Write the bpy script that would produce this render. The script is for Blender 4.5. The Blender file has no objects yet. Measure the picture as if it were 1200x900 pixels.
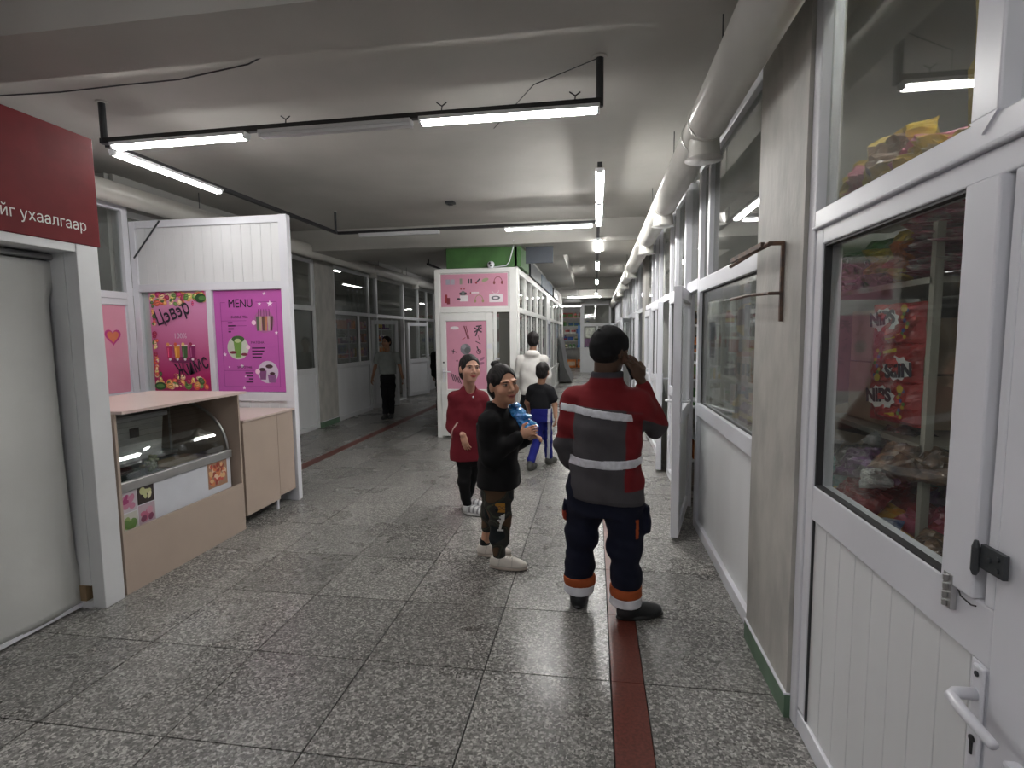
import bpy, math, random
import numpy as np
from mathutils import Vector, Matrix, Euler

# ------------------------------------------------------------------ camera, world, exposure
SC = bpy.context.scene
COL = SC.collection
CAM_H = 1.61
YAW, PITCH, ROLL = -.1522, .0918, -.0106
cd = bpy.data.cameras.new('camera')
cd.sensor_fit = 'HORIZONTAL'; cd.sensor_width = 36.0; cd.lens = 626.6 / 1200 * 36.0
cd.clip_start = .02; cd.clip_end = 120
cam = bpy.data.objects.new('camera', cd); COL.objects.link(cam)
_f = Vector((math.sin(YAW) * math.cos(PITCH), math.cos(YAW) * math.cos(PITCH), -math.sin(PITCH)))
_r = Vector((math.cos(YAW), -math.sin(YAW), 0)); _u = _r.cross(_f)
_r2 = _r * math.cos(ROLL) + _u * math.sin(ROLL); _u2 = _r2.cross(_f)
_m = Matrix((( _r2.x, _u2.x, -_f.x), (_r2.y, _u2.y, -_f.y), (_r2.z, _u2.z, -_f.z)))
cam.matrix_world = Matrix.Translation((0, 0, CAM_H)) @ _m.to_4x4()
SC.camera = cam

w = bpy.data.worlds.new('world'); SC.world = w; w.use_nodes = True
w.node_tree.nodes['Background'].inputs[0].default_value = (.55, .6, .7, 1)
w.node_tree.nodes['Background'].inputs[1].default_value = .12
SC.view_settings.view_transform = 'Standard'; SC.view_settings.look = 'None'
SC.view_settings.gamma = 1; SC.view_settings.use_curve_mapping = False
SC.view_settings.exposure = 1.92
LAMP = 32.0          # emission of the corridor battens
LAMP_SHOP = 12.0      # weaker tubes added inside the shops
CEIL = 3.27; BEAM = 2.95

# ------------------------------------------------------------------ materials
MATS = {}
def mat(name, col, rough=.5, metal=0., var=.06, scale=6., bump=0., bscale=40., spec=.5, alpha=1., col2=None, emit=0., coat=0., stretch=None, trans=0.):
    if name in MATS: return MATS[name]
    m = bpy.data.materials.new(name); m.use_nodes = True
    nt = m.node_tree; b = nt.nodes['Principled BSDF']
    b.inputs['Roughness'].default_value = rough; b.inputs['Metallic'].default_value = metal
    b.inputs['Specular IOR Level'].default_value = spec
    if coat: b.inputs['Coat Weight'].default_value = coat; b.inputs['Coat Roughness'].default_value = .15
    if trans: b.inputs['Transmission Weight'].default_value = trans
    geo = nt.nodes.new('ShaderNodeNewGeometry'); src = geo.outputs['Position']
    if stretch:
        mp = nt.nodes.new('ShaderNodeMapping'); mp.inputs['Scale'].default_value = stretch
        nt.links.new(src, mp.inputs['Vector']); src = mp.outputs['Vector']
    n = nt.nodes.new('ShaderNodeTexNoise'); n.inputs['Scale'].default_value = scale; n.inputs['Detail'].default_value = 4
    nt.links.new(src, n.inputs['Vector'])
    r = nt.nodes.new('ShaderNodeValToRGB')
    c = Vector(col[:3]); c2 = Vector(col2[:3]) if col2 else None
    if c2: a0, a1 = c, c2
    else: a0, a1 = c * (1 - var), c * (1 + var)
    r.color_ramp.elements[0].color = (*a0, 1); r.color_ramp.elements[1].color = (*a1, 1)
    r.color_ramp.elements[0].position = .35; r.color_ramp.elements[1].position = .65
    nt.links.new(n.outputs['Fac'], r.inputs['Fac']); nt.links.new(r.outputs['Color'], b.inputs['Base Color'])
    if bump:
        n2 = nt.nodes.new('ShaderNodeTexNoise'); n2.inputs['Scale'].default_value = bscale; n2.inputs['Detail'].default_value = 3
        nt.links.new(src, n2.inputs['Vector'])
        bp = nt.nodes.new('ShaderNodeBump'); bp.inputs['Strength'].default_value = bump; bp.inputs['Distance'].default_value = .01
        nt.links.new(n2.outputs['Fac'], bp.inputs['Height']); nt.links.new(bp.outputs['Normal'], b.inputs['Normal'])
    if emit:
        b.inputs['Emission Color'].default_value = (*c, 1); b.inputs['Emission Strength'].default_value = emit
    MATS[name] = m; return m

def vcol_mat(name, rough=.6, spec=.5, bump=0., bscale=200., sss=0., var=.08, vscale=25, metal=0.):
    """colour comes from the mesh's own printed or dyed colours (attribute Col)"""
    if name in MATS: return MATS[name]
    m = bpy.data.materials.new(name); m.use_nodes = True; nt = m.node_tree; b = nt.nodes['Principled BSDF']
    b.inputs['Roughness'].default_value = rough; b.inputs['Specular IOR Level'].default_value = spec; b.inputs['Metallic'].default_value = metal
    a = nt.nodes.new('ShaderNodeAttribute'); a.attribute_name = 'Col'
    n = nt.nodes.new('ShaderNodeTexNoise'); n.inputs['Scale'].default_value = vscale; n.inputs['Detail'].default_value = 3
    tc = nt.nodes.new('ShaderNodeTexCoord'); nt.links.new(tc.outputs['Object'], n.inputs['Vector'])
    mr = nt.nodes.new('ShaderNodeMapRange'); mr.inputs['From Min'].default_value = .3; mr.inputs['From Max'].default_value = .7
    mr.inputs['To Min'].default_value = 1 - var; mr.inputs['To Max'].default_value = 1 + var
    nt.links.new(n.outputs['Fac'], mr.inputs['Value'])
    vm = nt.nodes.new('ShaderNodeVectorMath'); vm.operation = 'SCALE'
    nt.links.new(a.outputs['Color'], vm.inputs[0]); nt.links.new(mr.outputs[0], vm.inputs['Scale'])
    nt.links.new(vm.outputs[0], b.inputs['Base Color'])
    if sss:
        b.inputs['Subsurface Weight'].default_value = sss; b.inputs['Subsurface Radius'].default_value = (.012, .005, .003)
        b.inputs['Subsurface Scale'].default_value = 1.0
    if bump:
        n2 = nt.nodes.new('ShaderNodeTexNoise'); n2.inputs['Scale'].default_value = bscale
        nt.links.new(tc.outputs['Object'], n2.inputs['Vector'])
        bp = nt.nodes.new('ShaderNodeBump'); bp.inputs['Strength'].default_value = bump; bp.inputs['Distance'].default_value = .004
        nt.links.new(n2.outputs['Fac'], bp.inputs['Height']); nt.links.new(bp.outputs['Normal'], b.inputs['Normal'])
    MATS[name] = m; return m

def glass_mat(name, tint=(.95, .97, .96), refl=.6, rough=.02, haze=.0):
    if name in MATS: return MATS[name]
    m = bpy.data.materials.new(name); m.use_nodes = True; nt = m.node_tree; nt.nodes.clear()
    o = nt.nodes.new('ShaderNodeOutputMaterial'); t = nt.nodes.new('ShaderNodeBsdfTransparent'); t.inputs[0].default_value = (*tint, 1)
    g = nt.nodes.new('ShaderNodeBsdfGlossy'); g.inputs['Roughness'].default_value = rough
    lw = nt.nodes.new('ShaderNodeLayerWeight'); lw.inputs['Blend'].default_value = .5
    p = nt.nodes.new('ShaderNodeMath'); p.operation = 'POWER'; p.inputs[1].default_value = 4.0
    mu = nt.nodes.new('ShaderNodeMath'); mu.operation = 'MULTIPLY_ADD'; mu.inputs[1].default_value = .7; mu.inputs[2].default_value = .05 * refl
    mu.use_clamp = True
    nt.links.new(lw.outputs['Facing'], p.inputs[0]); nt.links.new(p.outputs[0], mu.inputs[0])
    x = nt.nodes.new('ShaderNodeMixShader'); nt.links.new(mu.outputs[0], x.inputs[0]); nt.links.new(t.outputs[0], x.inputs[1]); nt.links.new(g.outputs[0], x.inputs[2])
    out = x
    if haze:      # dust on the pane
        d = nt.nodes.new('ShaderNodeBsdfDiffuse'); d.inputs[0].default_value = (.6, .6, .58, 1)
        n = nt.nodes.new('ShaderNodeTexNoise'); n.inputs['Scale'].default_value = 3
        q = nt.nodes.new('ShaderNodeMath'); q.operation = 'MULTIPLY'; q.inputs[1].default_value = haze * 2
        geo = nt.nodes.new('ShaderNodeNewGeometry'); nt.links.new(geo.outputs['Position'], n.inputs['Vector'])
        nt.links.new(n.outputs['Fac'], q.inputs[0])
        x2 = nt.nodes.new('ShaderNodeMixShader'); nt.links.new(q.outputs[0], x2.inputs[0]); nt.links.new(x.outputs[0], x2.inputs[1]); nt.links.new(d.outputs[0], x2.inputs[2]); out = x2
    nt.links.new(out.outputs[0], o.inputs[0]); MATS[name] = m; return m

def granite():
    m = bpy.data.materials.new('granite_tile'); m.use_nodes = True; nt = m.node_tree; b = nt.nodes['Principled BSDF']
    geo = nt.nodes.new('ShaderNodeNewGeometry'); oi = nt.nodes.new('ShaderNodeObjectInfo')
    v = nt.nodes.new('ShaderNodeTexVoronoi'); v.inputs['Scale'].default_value = 102; nt.links.new(geo.outputs['Position'], v.inputs['Vector'])
    sp = nt.nodes.new('ShaderNodeSeparateColor'); nt.links.new(v.outputs['Color'], sp.inputs[0])
    n = nt.nodes.new('ShaderNodeTexNoise'); n.inputs['Scale'].default_value = 115; n.inputs['Detail'].default_value = 5; n.inputs['Roughness'].default_value = .7
    nt.links.new(geo.outputs['Position'], n.inputs['Vector'])
    mix = nt.nodes.new('ShaderNodeMath'); mix.operation = 'MULTIPLY_ADD'; mix.inputs[1].default_value = .42
    s2 = nt.nodes.new('ShaderNodeMath'); s2.operation = 'MULTIPLY'; s2.inputs[1].default_value = .62
    nt.links.new(n.outputs['Fac'], s2.inputs[0]); nt.links.new(sp.outputs[0], mix.inputs[0]); nt.links.new(s2.outputs[0], mix.inputs[2])
    r = nt.nodes.new('ShaderNodeValToRGB'); e = r.color_ramp.elements
    e[0].position = .32; e[0].color = (.075, .072, .067, 1); e[1].position = .80; e[1].color = (.55, .535, .50, 1)
    k = e.new(.49); k.color = (.16, .155, .146, 1); k = e.new(.62); k.color = (.25, .242, .228, 1)
    nt.links.new(mix.outputs[0], r.inputs['Fac'])
    n3 = nt.nodes.new('ShaderNodeTexNoise'); n3.inputs['Scale'].default_value = 1.3; n3.inputs['Detail'].default_value = 5; nt.links.new(geo.outputs['Position'], n3.inputs['Vector'])
    mr = nt.nodes.new('ShaderNodeMapRange'); mr.inputs['To Min'].default_value = .86; mr.inputs['To Max'].default_value = 1.14; nt.links.new(oi.outputs['Random'], mr.inputs['Value'])
    mr2 = nt.nodes.new('ShaderNodeMapRange'); mr2.inputs['From Min'].default_value = .3; mr2.inputs['From Max'].default_value = .7; mr2.inputs['To Min'].default_value = .86; mr2.inputs['To Max'].default_value = 1.1; nt.links.new(n3.outputs['Fac'], mr2.inputs['Value'])
    mm = nt.nodes.new('ShaderNodeMath'); mm.operation = 'MULTIPLY'; nt.links.new(mr.outputs[0], mm.inputs[0]); nt.links.new(mr2.outputs[0], mm.inputs[1])
    vm = nt.nodes.new('ShaderNodeVectorMath'); vm.operation = 'SCALE'; nt.links.new(r.outputs['Color'], vm.inputs[0]); nt.links.new(mm.outputs[0], vm.inputs['Scale'])
    nt.links.new(vm.outputs[0], b.inputs['Base Color'])
    rr = nt.nodes.new('ShaderNodeMapRange'); rr.inputs['To Min'].default_value = .2; rr.inputs['To Max'].default_value = .36; nt.links.new(n3.outputs['Fac'], rr.inputs['Value']); nt.links.new(rr.outputs[0], b.inputs['Roughness'])
    b.inputs['Specular IOR Level'].default_value = .45
    return m

PVC = mat('white_pvc', (.68, .685, .73), .32, var=.03, scale=3)
PVC_D = mat('grey_white_pvc', (.64, .65, .66), .35, var=.04, scale=3)
PANEL = mat('pvc_board', (.70, .71, .72), .38, var=.03, scale=5, stretch=(1, 1, .3))
GASKET = mat('black_gasket', (.03, .03, .032), .6)
GLASS = glass_mat('window_glass', haze=.02)
GLASS_D = glass_mat('dusty_glass', tint=(.75, .77, .75), refl=1.6, haze=.06)
PLASTER = mat('ceiling_plaster', (.45, .44, .41), .8, var=.07, scale=1.2, bump=.12, bscale=14)
CONC = mat('pilaster_render', (.36, .35, .325), .6, col2=(.47, .455, .42), scale=7, bump=.2, bscale=30, stretch=(1, 1, .5))
WALLP = mat('shop_plaster', (.42, .42, .40), .8, var=.06, scale=2)
GREENP = mat('green_skirting', (.10, .17, .11), .5, var=.15)
PIPE_M = mat('painted_pipe', (.60, .59, .55), .22, var=.05, scale=3, spec=.7)
BLACK = mat('black_plastic', (.015, .015, .017), .45)
DARKM = mat('dark_metal', (.05, .055, .06), .45, metal=.3)
STEEL = mat('steel', (.5, .5, .5), .3, metal=.9)
RUST = mat('rusty_iron', (.16, .09, .06), .7, col2=(.07, .05, .045), scale=30)
CHROME = mat('chrome', (.7, .7, .72), .18, metal=1)
LAMP_M = mat('lamp_tube', (1., .985, .96), .5, emit=LAMP, var=0)
LAMP_B = mat('lamp_tube_dim', (1., .985, .96), .5, emit=9., var=0)
LAMP_F = mat('lamp_tube_front', (1., .985, .96), .5, emit=22., var=0)
LAMP_N = mat('lamp_tube_near', (1., .985, .99), .5, emit=16., var=0)
LAMP_S = mat('added_shop_tube', (1., .98, .94), .5, emit=LAMP_SHOP, var=0)
REDT = mat('red_floor_strip', (.125, .032, .022), .38, var=.25, scale=70)
GRAN = granite()
GROUT = mat('dark_grout', (.012, .011, .010), .9)

# ------------------------------------------------------------------ helpers
ROOTLOC = {}
class G:
    def __init__(s): s.v = []; s.f = []; s.m = []; s.c = []; s.col = None
    def _add(s, vs, fs, mi=0):
        o = len(s.v); s.v += [tuple(v) for v in vs]; s.f += [tuple(i + o for i in f) for f in fs]; s.m += [mi] * len(fs)
        s.c += [s.col or (1, 1, 1)] * len(fs); return s
    def box(s, x0, x1, y0, y1, z0, z1, mi=0):
        if x0 > x1: x0, x1 = x1, x0
        if y0 > y1: y0, y1 = y1, y0
        if z0 > z1: z0, z1 = z1, z0
        vs = [(x, y, z) for z in (z0, z1) for y in (y0, y1) for x in (x0, x1)]
        return s._add(vs, [(0, 2, 3, 1), (4, 5, 7, 6), (0, 1, 5, 4), (2, 6, 7, 3), (0, 4, 6, 2), (1, 3, 7, 5)], mi)
    def obox(s, c, size, M=None, mi=0):
        M = M or Matrix.Identity(3); c = Vector(c)
        vs = [c + M @ Vector((x * size[0] / 2, y * size[1] / 2, z * size[2] / 2)) for z in (-1, 1) for y in (-1, 1) for x in (-1, 1)]
        return s._add(vs, [(0, 2, 3, 1), (4, 5, 7, 6), (0, 1, 5, 4), (2, 6, 7, 3), (0, 4, 6, 2), (1, 3, 7, 5)], mi)
    def cyl(s, a, b, r, n=12, r2=None, mi=0, caps=True):
        a = Vector(a); b = Vector(b); r2 = r if r2 is None else r2
        d = (b - a).normalized(); t = Vector((0, 0, 1)) if abs(d.z) < .9 else Vector((1, 0, 0))
        p = d.cross(t).normalized(); q = d.cross(p)
        vs = [a + (p * math.cos(2 * math.pi * i / n) + q * math.sin(2 * math.pi * i / n)) * r for i in range(n)]
        vs += [b + (p * math.cos(2 * math.pi * i / n) + q * math.sin(2 * math.pi * i / n)) * r2 for i in range(n)]
        fs = [(i, i + n, (i + 1) % n + n, (i + 1) % n) for i in range(n)]
        if caps: fs += [tuple(range(n)), tuple(range(2 * n - 1, n - 1, -1))]
        return s._add(vs, fs, mi)
    def tube(s, pts, r, n=8, mi=0):
        pts = [Vector(p) for p in pts]; N = len(pts); rings = []
        up = None
        for i, p in enumerate(pts):
            d = (pts[min(i + 1, N - 1)] - pts[max(i - 1, 0)]).normalized()
            if up is None: up = Vector((0, 0, 1)) if abs(d.z) < .9 else Vector((1, 0, 0))
            a = d.cross(up).normalized(); b = a.cross(d).normalized(); up = b
            rr = r[i] if isinstance(r, (list, tuple)) else r
            rings.append([p + (a * math.cos(2 * math.pi * k / n) + b * math.sin(2 * math.pi * k / n)) * rr for k in range(n)])
        vs = [v for ring in rings for v in ring]
        fs = [(i * n + k, (i + 1) * n + k, (i + 1) * n + (k + 1) % n, i * n + (k + 1) % n) for i in range(N - 1) for k in range(n)]
        fs += [tuple(range(n)), tuple((N - 1) * n + k for k in range(n - 1, -1, -1))]
        return s._add(vs, fs, mi)
    def lathe(s, c, prof, n=16, mi=0, axis='Z'):
        c = Vector(c); vs = []
        for r, h in prof:
            for k in range(n):
                t = 2 * math.pi * k / n; p = (r * math.cos(t), r * math.sin(t), h)
                vs.append(c + Vector(p if axis == 'Z' else ((p[2], p[0], p[1]) if axis == 'X' else (p[0], p[2], p[1]))))
        N = len(prof)
        fs = [(i * n + k, i * n + (k + 1) % n, (i + 1) * n + (k + 1) % n, (i + 1) * n + k) for i in range(N - 1) for k in range(n)]
        if prof[0][0] > 1e-4: fs.append(tuple(range(n - 1, -1, -1)))
        if prof[-1][0] > 1e-4: fs.append(tuple((N - 1) * n + k for k in range(n)))
        return s._add(vs, fs, mi)
    def ell(s, c, r, M=None, nu=14, nv=9, mi=0):
        c = Vector(c); M = M or Matrix.Identity(3); vs = []
        for j in range(1, nv):
            ph = math.pi * j / nv
            for i in range(nu):
                t = 2 * math.pi * i / nu
                vs.append(c + M @ Vector((r[0] * math.sin(ph) * math.cos(t), r[1] * math.sin(ph) * math.sin(t), r[2] * math.cos(ph))))
        vs.append(c + M @ Vector((0, 0, r[2]))); vs.append(c - M @ Vector((0, 0, r[2]))); T = len(vs) - 2; B = T + 1
        fs = [(j * nu + i, (j + 1) * nu + i, (j + 1) * nu + (i + 1) % nu, j * nu + (i + 1) % nu) for j in range(nv - 2) for i in range(nu)]
        fs += [(T, i, (i + 1) % nu) for i in range(nu)] + [(B, (nv - 2) * nu + (i + 1) % nu, (nv - 2) * nu + i) for i in range(nu)]
        return s._add(vs, fs, mi)
    def prism(s, poly, off, mi=0):
        """poly: 3d points of one face, off: extrusion vector"""
        n = len(poly); off = Vector(off); vs = [Vector(p) for p in poly] + [Vector(p) + off for p in poly]
        fs = [tuple(range(n - 1, -1, -1)), tuple(range(n, 2 * n))] + [(i, (i + 1) % n, (i + 1) % n + n, i + n) for i in range(n)]
        return s._add(vs, fs, mi)
    def mesh(s, name, mats, smooth=False, col=False):
        me = bpy.data.meshes.new(name); me.from_pydata(s.v, [], s.f)
        for m in (mats if isinstance(mats, (list, tuple)) else [mats]): me.materials.append(m)
        me.polygons.foreach_set('material_index', s.m)
        if smooth: me.polygons.foreach_set('use_smooth', [True] * len(s.f))
        if col:
            a = me.color_attributes.new('Col', 'FLOAT_COLOR', 'CORNER'); d = []
            for f, c in zip(s.f, s.c): d += [c[0], c[1], c[2], 1.0] * len(f)
            a.data.foreach_set('color', d)
        me.update(); return me
    def build(s, name, mats, parent=None, smooth=False, col=False, local=False, bevel=0, kind=None, label=None):
        if parent is not None and not local:
            L = ROOTLOC.get(parent.name, (0, 0, 0)); s.v = [(a - L[0], b - L[1], c - L[2]) for a, b, c in s.v]
        me = s.mesh(name, mats, smooth, col); o = bpy.data.objects.new(name, me); COL.objects.link(o)
        if parent is not None: o.parent = parent
        if smooth:
            md = o.modifiers.new('normals', 'WEIGHTED_NORMAL') if False else None
        if bevel:
            b = o.modifiers.new('bevel', 'BEVEL'); b.width = bevel; b.segments = 2; b.limit_method = 'ANGLE'
        if kind: o['kind'] = kind
        if label: o['label'] = label
        ROOTLOC[o.name] = ROOTLOC.get(parent.name, (0, 0, 0)) if (parent is not None and not local) else (0, 0, 0)
        return o

def root(name, label=None, cat=None, loc=(0, 0, 0), group=None, kind=None, rot=None):
    o = bpy.data.objects.new(name, None); COL.objects.link(o); o.location = loc; o.empty_display_size = .1
    if rot: o.rotation_euler = rot
    if label: o['label'] = label
    if cat: o['category'] = cat
    if group: o['group'] = group
    if kind: o['kind'] = kind
    ROOTLOC[o.name] = tuple(loc); return o
def tag(o, label, cat, group=None, kind=None):
    o['label'] = label; o['category'] = cat
    if group: o['group'] = group
    if kind: o['kind'] = kind
    return o
def inst(name, me, loc=(0, 0, 0), rot=None, parent=None, scale=None):
    o = bpy.data.objects.new(name, me); COL.objects.link(o); o.location = loc
    if rot: o.rotation_euler = rot
    if scale: o.scale = scale
    if parent is not None: o.parent = parent
    return o
def single(name, g, mats, label, cat, loc, group=None, smooth=False, rot=None, col=False):
    """a thing that is one mesh, its shape given around the origin"""
    me = g.mesh(name, mats, smooth, col) if isinstance(g, G) else g
    return tag(inst(name, me, loc, rot), label, cat, group)

# flat print: shapes on a plane given by origin O, unit axes U, V, normal N
class Print:
    def __init__(s, O, U, V, N): s.O = Vector(O); s.U = Vector(U); s.V = Vector(V); s.N = Vector(N); s.g = G(); s.k = 0
    def pt(s, u, v, h): return s.O + s.U * u + s.V * v + s.N * h
    def poly(s, pts, col):
        s.k += 1; h = .0006 + s.k * .00002
        s.g.col = col; ps = [s.pt(u, v, h) for u, v in pts]
        n = (ps[1] - ps[0]).cross(ps[2] - ps[0])
        idx = tuple(range(len(ps)))
        if n.dot(s.N) < 0: idx = idx[::-1]
        s.g._add(ps, [idx])
    def rect(s, u0, v0, u1, v1, col): s.poly([(u0, v0), (u1, v0), (u1, v1), (u0, v1)], col)
    def disc(s, u, v, r, col, ry=None, n=14, rot=0):
        ry = ry or r; c, sn = math.cos(rot), math.sin(rot)
        s.poly([(u + r * math.cos(t) * c - ry * math.sin(t) * sn, v + r * math.cos(t) * sn + ry * math.sin(t) * c) for t in [2 * math.pi * i / n for i in range(n)]], col)
    def line(s, p, q, wd, col):
        dx, dy = q[0] - p[0], q[1] - p[1]; L = math.hypot(dx, dy) or 1; nx, ny = -dy / L * wd / 2, dx / L * wd / 2
        s.poly([(p[0] + nx, p[1] + ny), (q[0] + nx, q[1] + ny), (q[0] - nx, q[1] - ny), (p[0] - nx, p[1] - ny)], col)
    def arc(s, u, v, r, a0, a1, wd, col, n=10, ry=None):
        ry = ry or r; pp = [(u + r * math.cos(a0 + (a1 - a0) * i / n), v + ry * math.sin(a0 + (a1 - a0) * i / n)) for i in range(n + 1)]
        for a, b in zip(pp, pp[1:]): s.line(a, b, wd, col)
    def star(s, u, v, r, col):
        s.poly([(u + (r if i % 2 == 0 else r * .42) * math.sin(math.pi * i / 5), v + (r if i % 2 == 0 else r * .42) * math.cos(math.pi * i / 5)) for i in range(10)], col)
    def build(s, name, parent, mat=None): return s.g.build(name, mat or vcol_mat('printed_ink', .35, var=.03), parent, col=True)

_tn = [0]
def text(s, size, P, u, v, m, parent, name='lettering', rot=0., sx=1., shear=0., align='LEFT', h=.0014, bold=0.0):
    cu = bpy.data.curves.new('t', 'FONT'); cu.body = s; cu.size = size; cu.align_x = align; cu.resolution_u = 3; cu.shear = shear; cu.offset = bold
    o = bpy.data.objects.new('t', cu); COL.objects.link(o)
    dg = bpy.context.evaluated_depsgraph_get(); me = bpy.data.meshes.new_from_object(o.evaluated_get(dg))
    bpy.data.objects.remove(o)
    c, sn = math.cos(rot), math.sin(rot); L = Vector(ROOTLOC.get(parent.name, (0, 0, 0)))
    for vt in me.vertices:
        x, y = vt.co.x * sx, vt.co.y; vt.co = P.pt(u + x * c - y * sn, v + x * sn + y * c, h) - L
    me.materials.clear(); me.materials.append(m); me.name = name
    ob = bpy.data.objects.new(name, me); COL.objects.link(ob); ob.parent = parent; return ob
R = random.Random(7)
Y0, Y1 = -3.2, 24.6
XL, XR = -4.8, .84
FAR_R = 3.6; FAR_L = -8.0
# ------------------------------------------------------------------ floor with its tiles
fl = root('floor', kind='structure')
G().box(FAR_L, FAR_R, Y0, 31, -.12, -.012).build('floor_slab', GROUT, fl)
tile_me = G().box(.0032, .5968, .0032, .5968, -.03, 0).mesh('tile', GRAN)
stuff = G(); strip_stuff = G()
RY0 = 1.792 - .6 * 9
strip_me = G().box(.0015, .1485, .0015, .5985, -.03, .0002).mesh('strip_tile', REDT)
cols = [-.517 + .6 * k for k in (-4, -3, -2, -1, 0)]          # left edges up to .083
lcols = [-3.667 - .6 * k for k in (1, 2)]
for r in range(0, 50):
    y = RY0 + .6 * r
    near = 0 <= y < 9.5
    wide = [(x, .6) for x in cols] + [(-3.517, .6)] + [(x, .6) for x in lcols] + [(.235, .6)]
    for x, wd in wide:
        if near: inst('tile', tile_me, (x, y, 0), parent=fl)
        else: stuff.box(x + .0032, x + .5968, y + .0032, y + .5968, -.03, 0)
    for x in (.085, -3.667):
        if near: inst('strip_tile', strip_me, (x, y, 0), parent=fl)
        else: strip_stuff.box(x + .0015, x + .1485, y + .0015, y + .5985, -.03, .0002)
# shop floors
for k in range(15):
    stuff.box(.838, FAR_R, Y0 + 2 * k, Y0 + 2 * k + 1.997, -.03, -.0005)
    stuff.box(FAR_L, -4.87, Y0 + 2 * k, Y0 + 2 * k + 1.997, -.03, -.0005)
stuff.build('tile_field', GRAN, fl, kind='stuff'); strip_stuff.build('strip_field', REDT, fl, kind='stuff')

# ------------------------------------------------------------------ ceiling, beams, outer walls
ce = root('ceiling', kind='structure')
G().box(FAR_L, FAR_R, Y0, 31, CEIL, CEIL + .15).build('ceiling_slab', PLASTER, ce)
for y, dy in ((2.13, .37), (8.0, 1.25), (16.2, .4), (20.4, .4)):
    G().box(FAR_L, FAR_R, y, y + dy, BEAM - (.0 if y < 15 else .0), CEIL + .01).build('ceiling_beam', PLASTER, ce)
G().box(-1.3, -.55, 9.57, 24, BEAM + .06, CEIL + .01).build('ceiling_soffit', PLASTER, ce)
for nm, b in (('wall_right', (FAR_R, FAR_R + .1, Y0, 31)), ('wall_left', (FAR_L - .1, FAR_L, Y0, 31)), ('wall_back', (FAR_L, FAR_R, Y0 - .1, Y0)), ('wall_far', (FAR_L, FAR_R, 31, 31.1))):
    g = G().box(*b, 0, CEIL); g.build(nm, WALLP, kind='structure')
# walls between the shops on the right and on the left
n = 0
for (x0, x1, y) in ((.93, FAR_R, 2.97), (.86, FAR_R, 6.95), (.86, FAR_R, 11.4), (.86, FAR_R, 15.6), (.86, FAR_R, 20.), (FAR_L, -4.86, 4.9), (FAR_L, -4.86, 9.1), (FAR_L, -4.86, 15.9), (FAR_L, -4.86, 20.5)):
    n += 1; G().box(x0, x1, y - .05, y + .05, 0, CEIL).build('wall_shop_divider', WALLP, kind='structure')

# ------------------------------------------------------------------ pilasters
def column(x0, x1, y0, y1, label=None):
    c = root('column', kind='structure', loc=((x0 + x1) / 2, (y0 + y1) / 2, 0))
    G().box(x0, x1, y0, y1, 0, CEIL - .002).build('column_shaft', CONC, c)
    g = G().box(x0 - .008, x1 + .008, y0 - .004, y1 + .004, 0, .10); g.build('skirting', GREENP, c)
    G().box(x0 - .011, x1 + .011, y0 - .005, y1 + .005, .10, .108).build('skirting_edge', PVC, c)
    return c
colr = column(.80, .92, 2.255, 2.85)
column(.83, .92, 9.05, 9.6); column(.83, .92, 16.0, 16.6)
column(-5.1, -4.765, 8.76, 9.42)
column(-5.1, -4.78, 15.9, 16.5)

# rusty bracket on the near column
b = root('wall_bracket', 'rusty iron bracket fixed to the near right concrete pilaster', 'bracket', (.8, 2.46, 1.9))
z1, z2 = 1.975, 1.775
G().tube([(.795, 2.46, z1 + .01), (.74, 2.46, z1 + .01), (.735, 2.70, z1 + .006), (.73, 3.08, z1 - .01)], .010, 6).build('upper_arm', RUST, b)
G().box(.72, .736, 2.52, 3.06, z1 + .004, z1 + .026).build('arm_plate', RUST, b)
G().tube([(.795, 2.46, z2), (.745, 2.46, z2), (.735, 2.75, z2 + .012), (.73, 3.06, z2 + .01)], .008, 6).build('lower_arm', RUST, b)
G().box(.785, .798, 2.452, 2.468, z2 - .12, z1 + .015).build('upright_bar', RUST, b)

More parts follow.
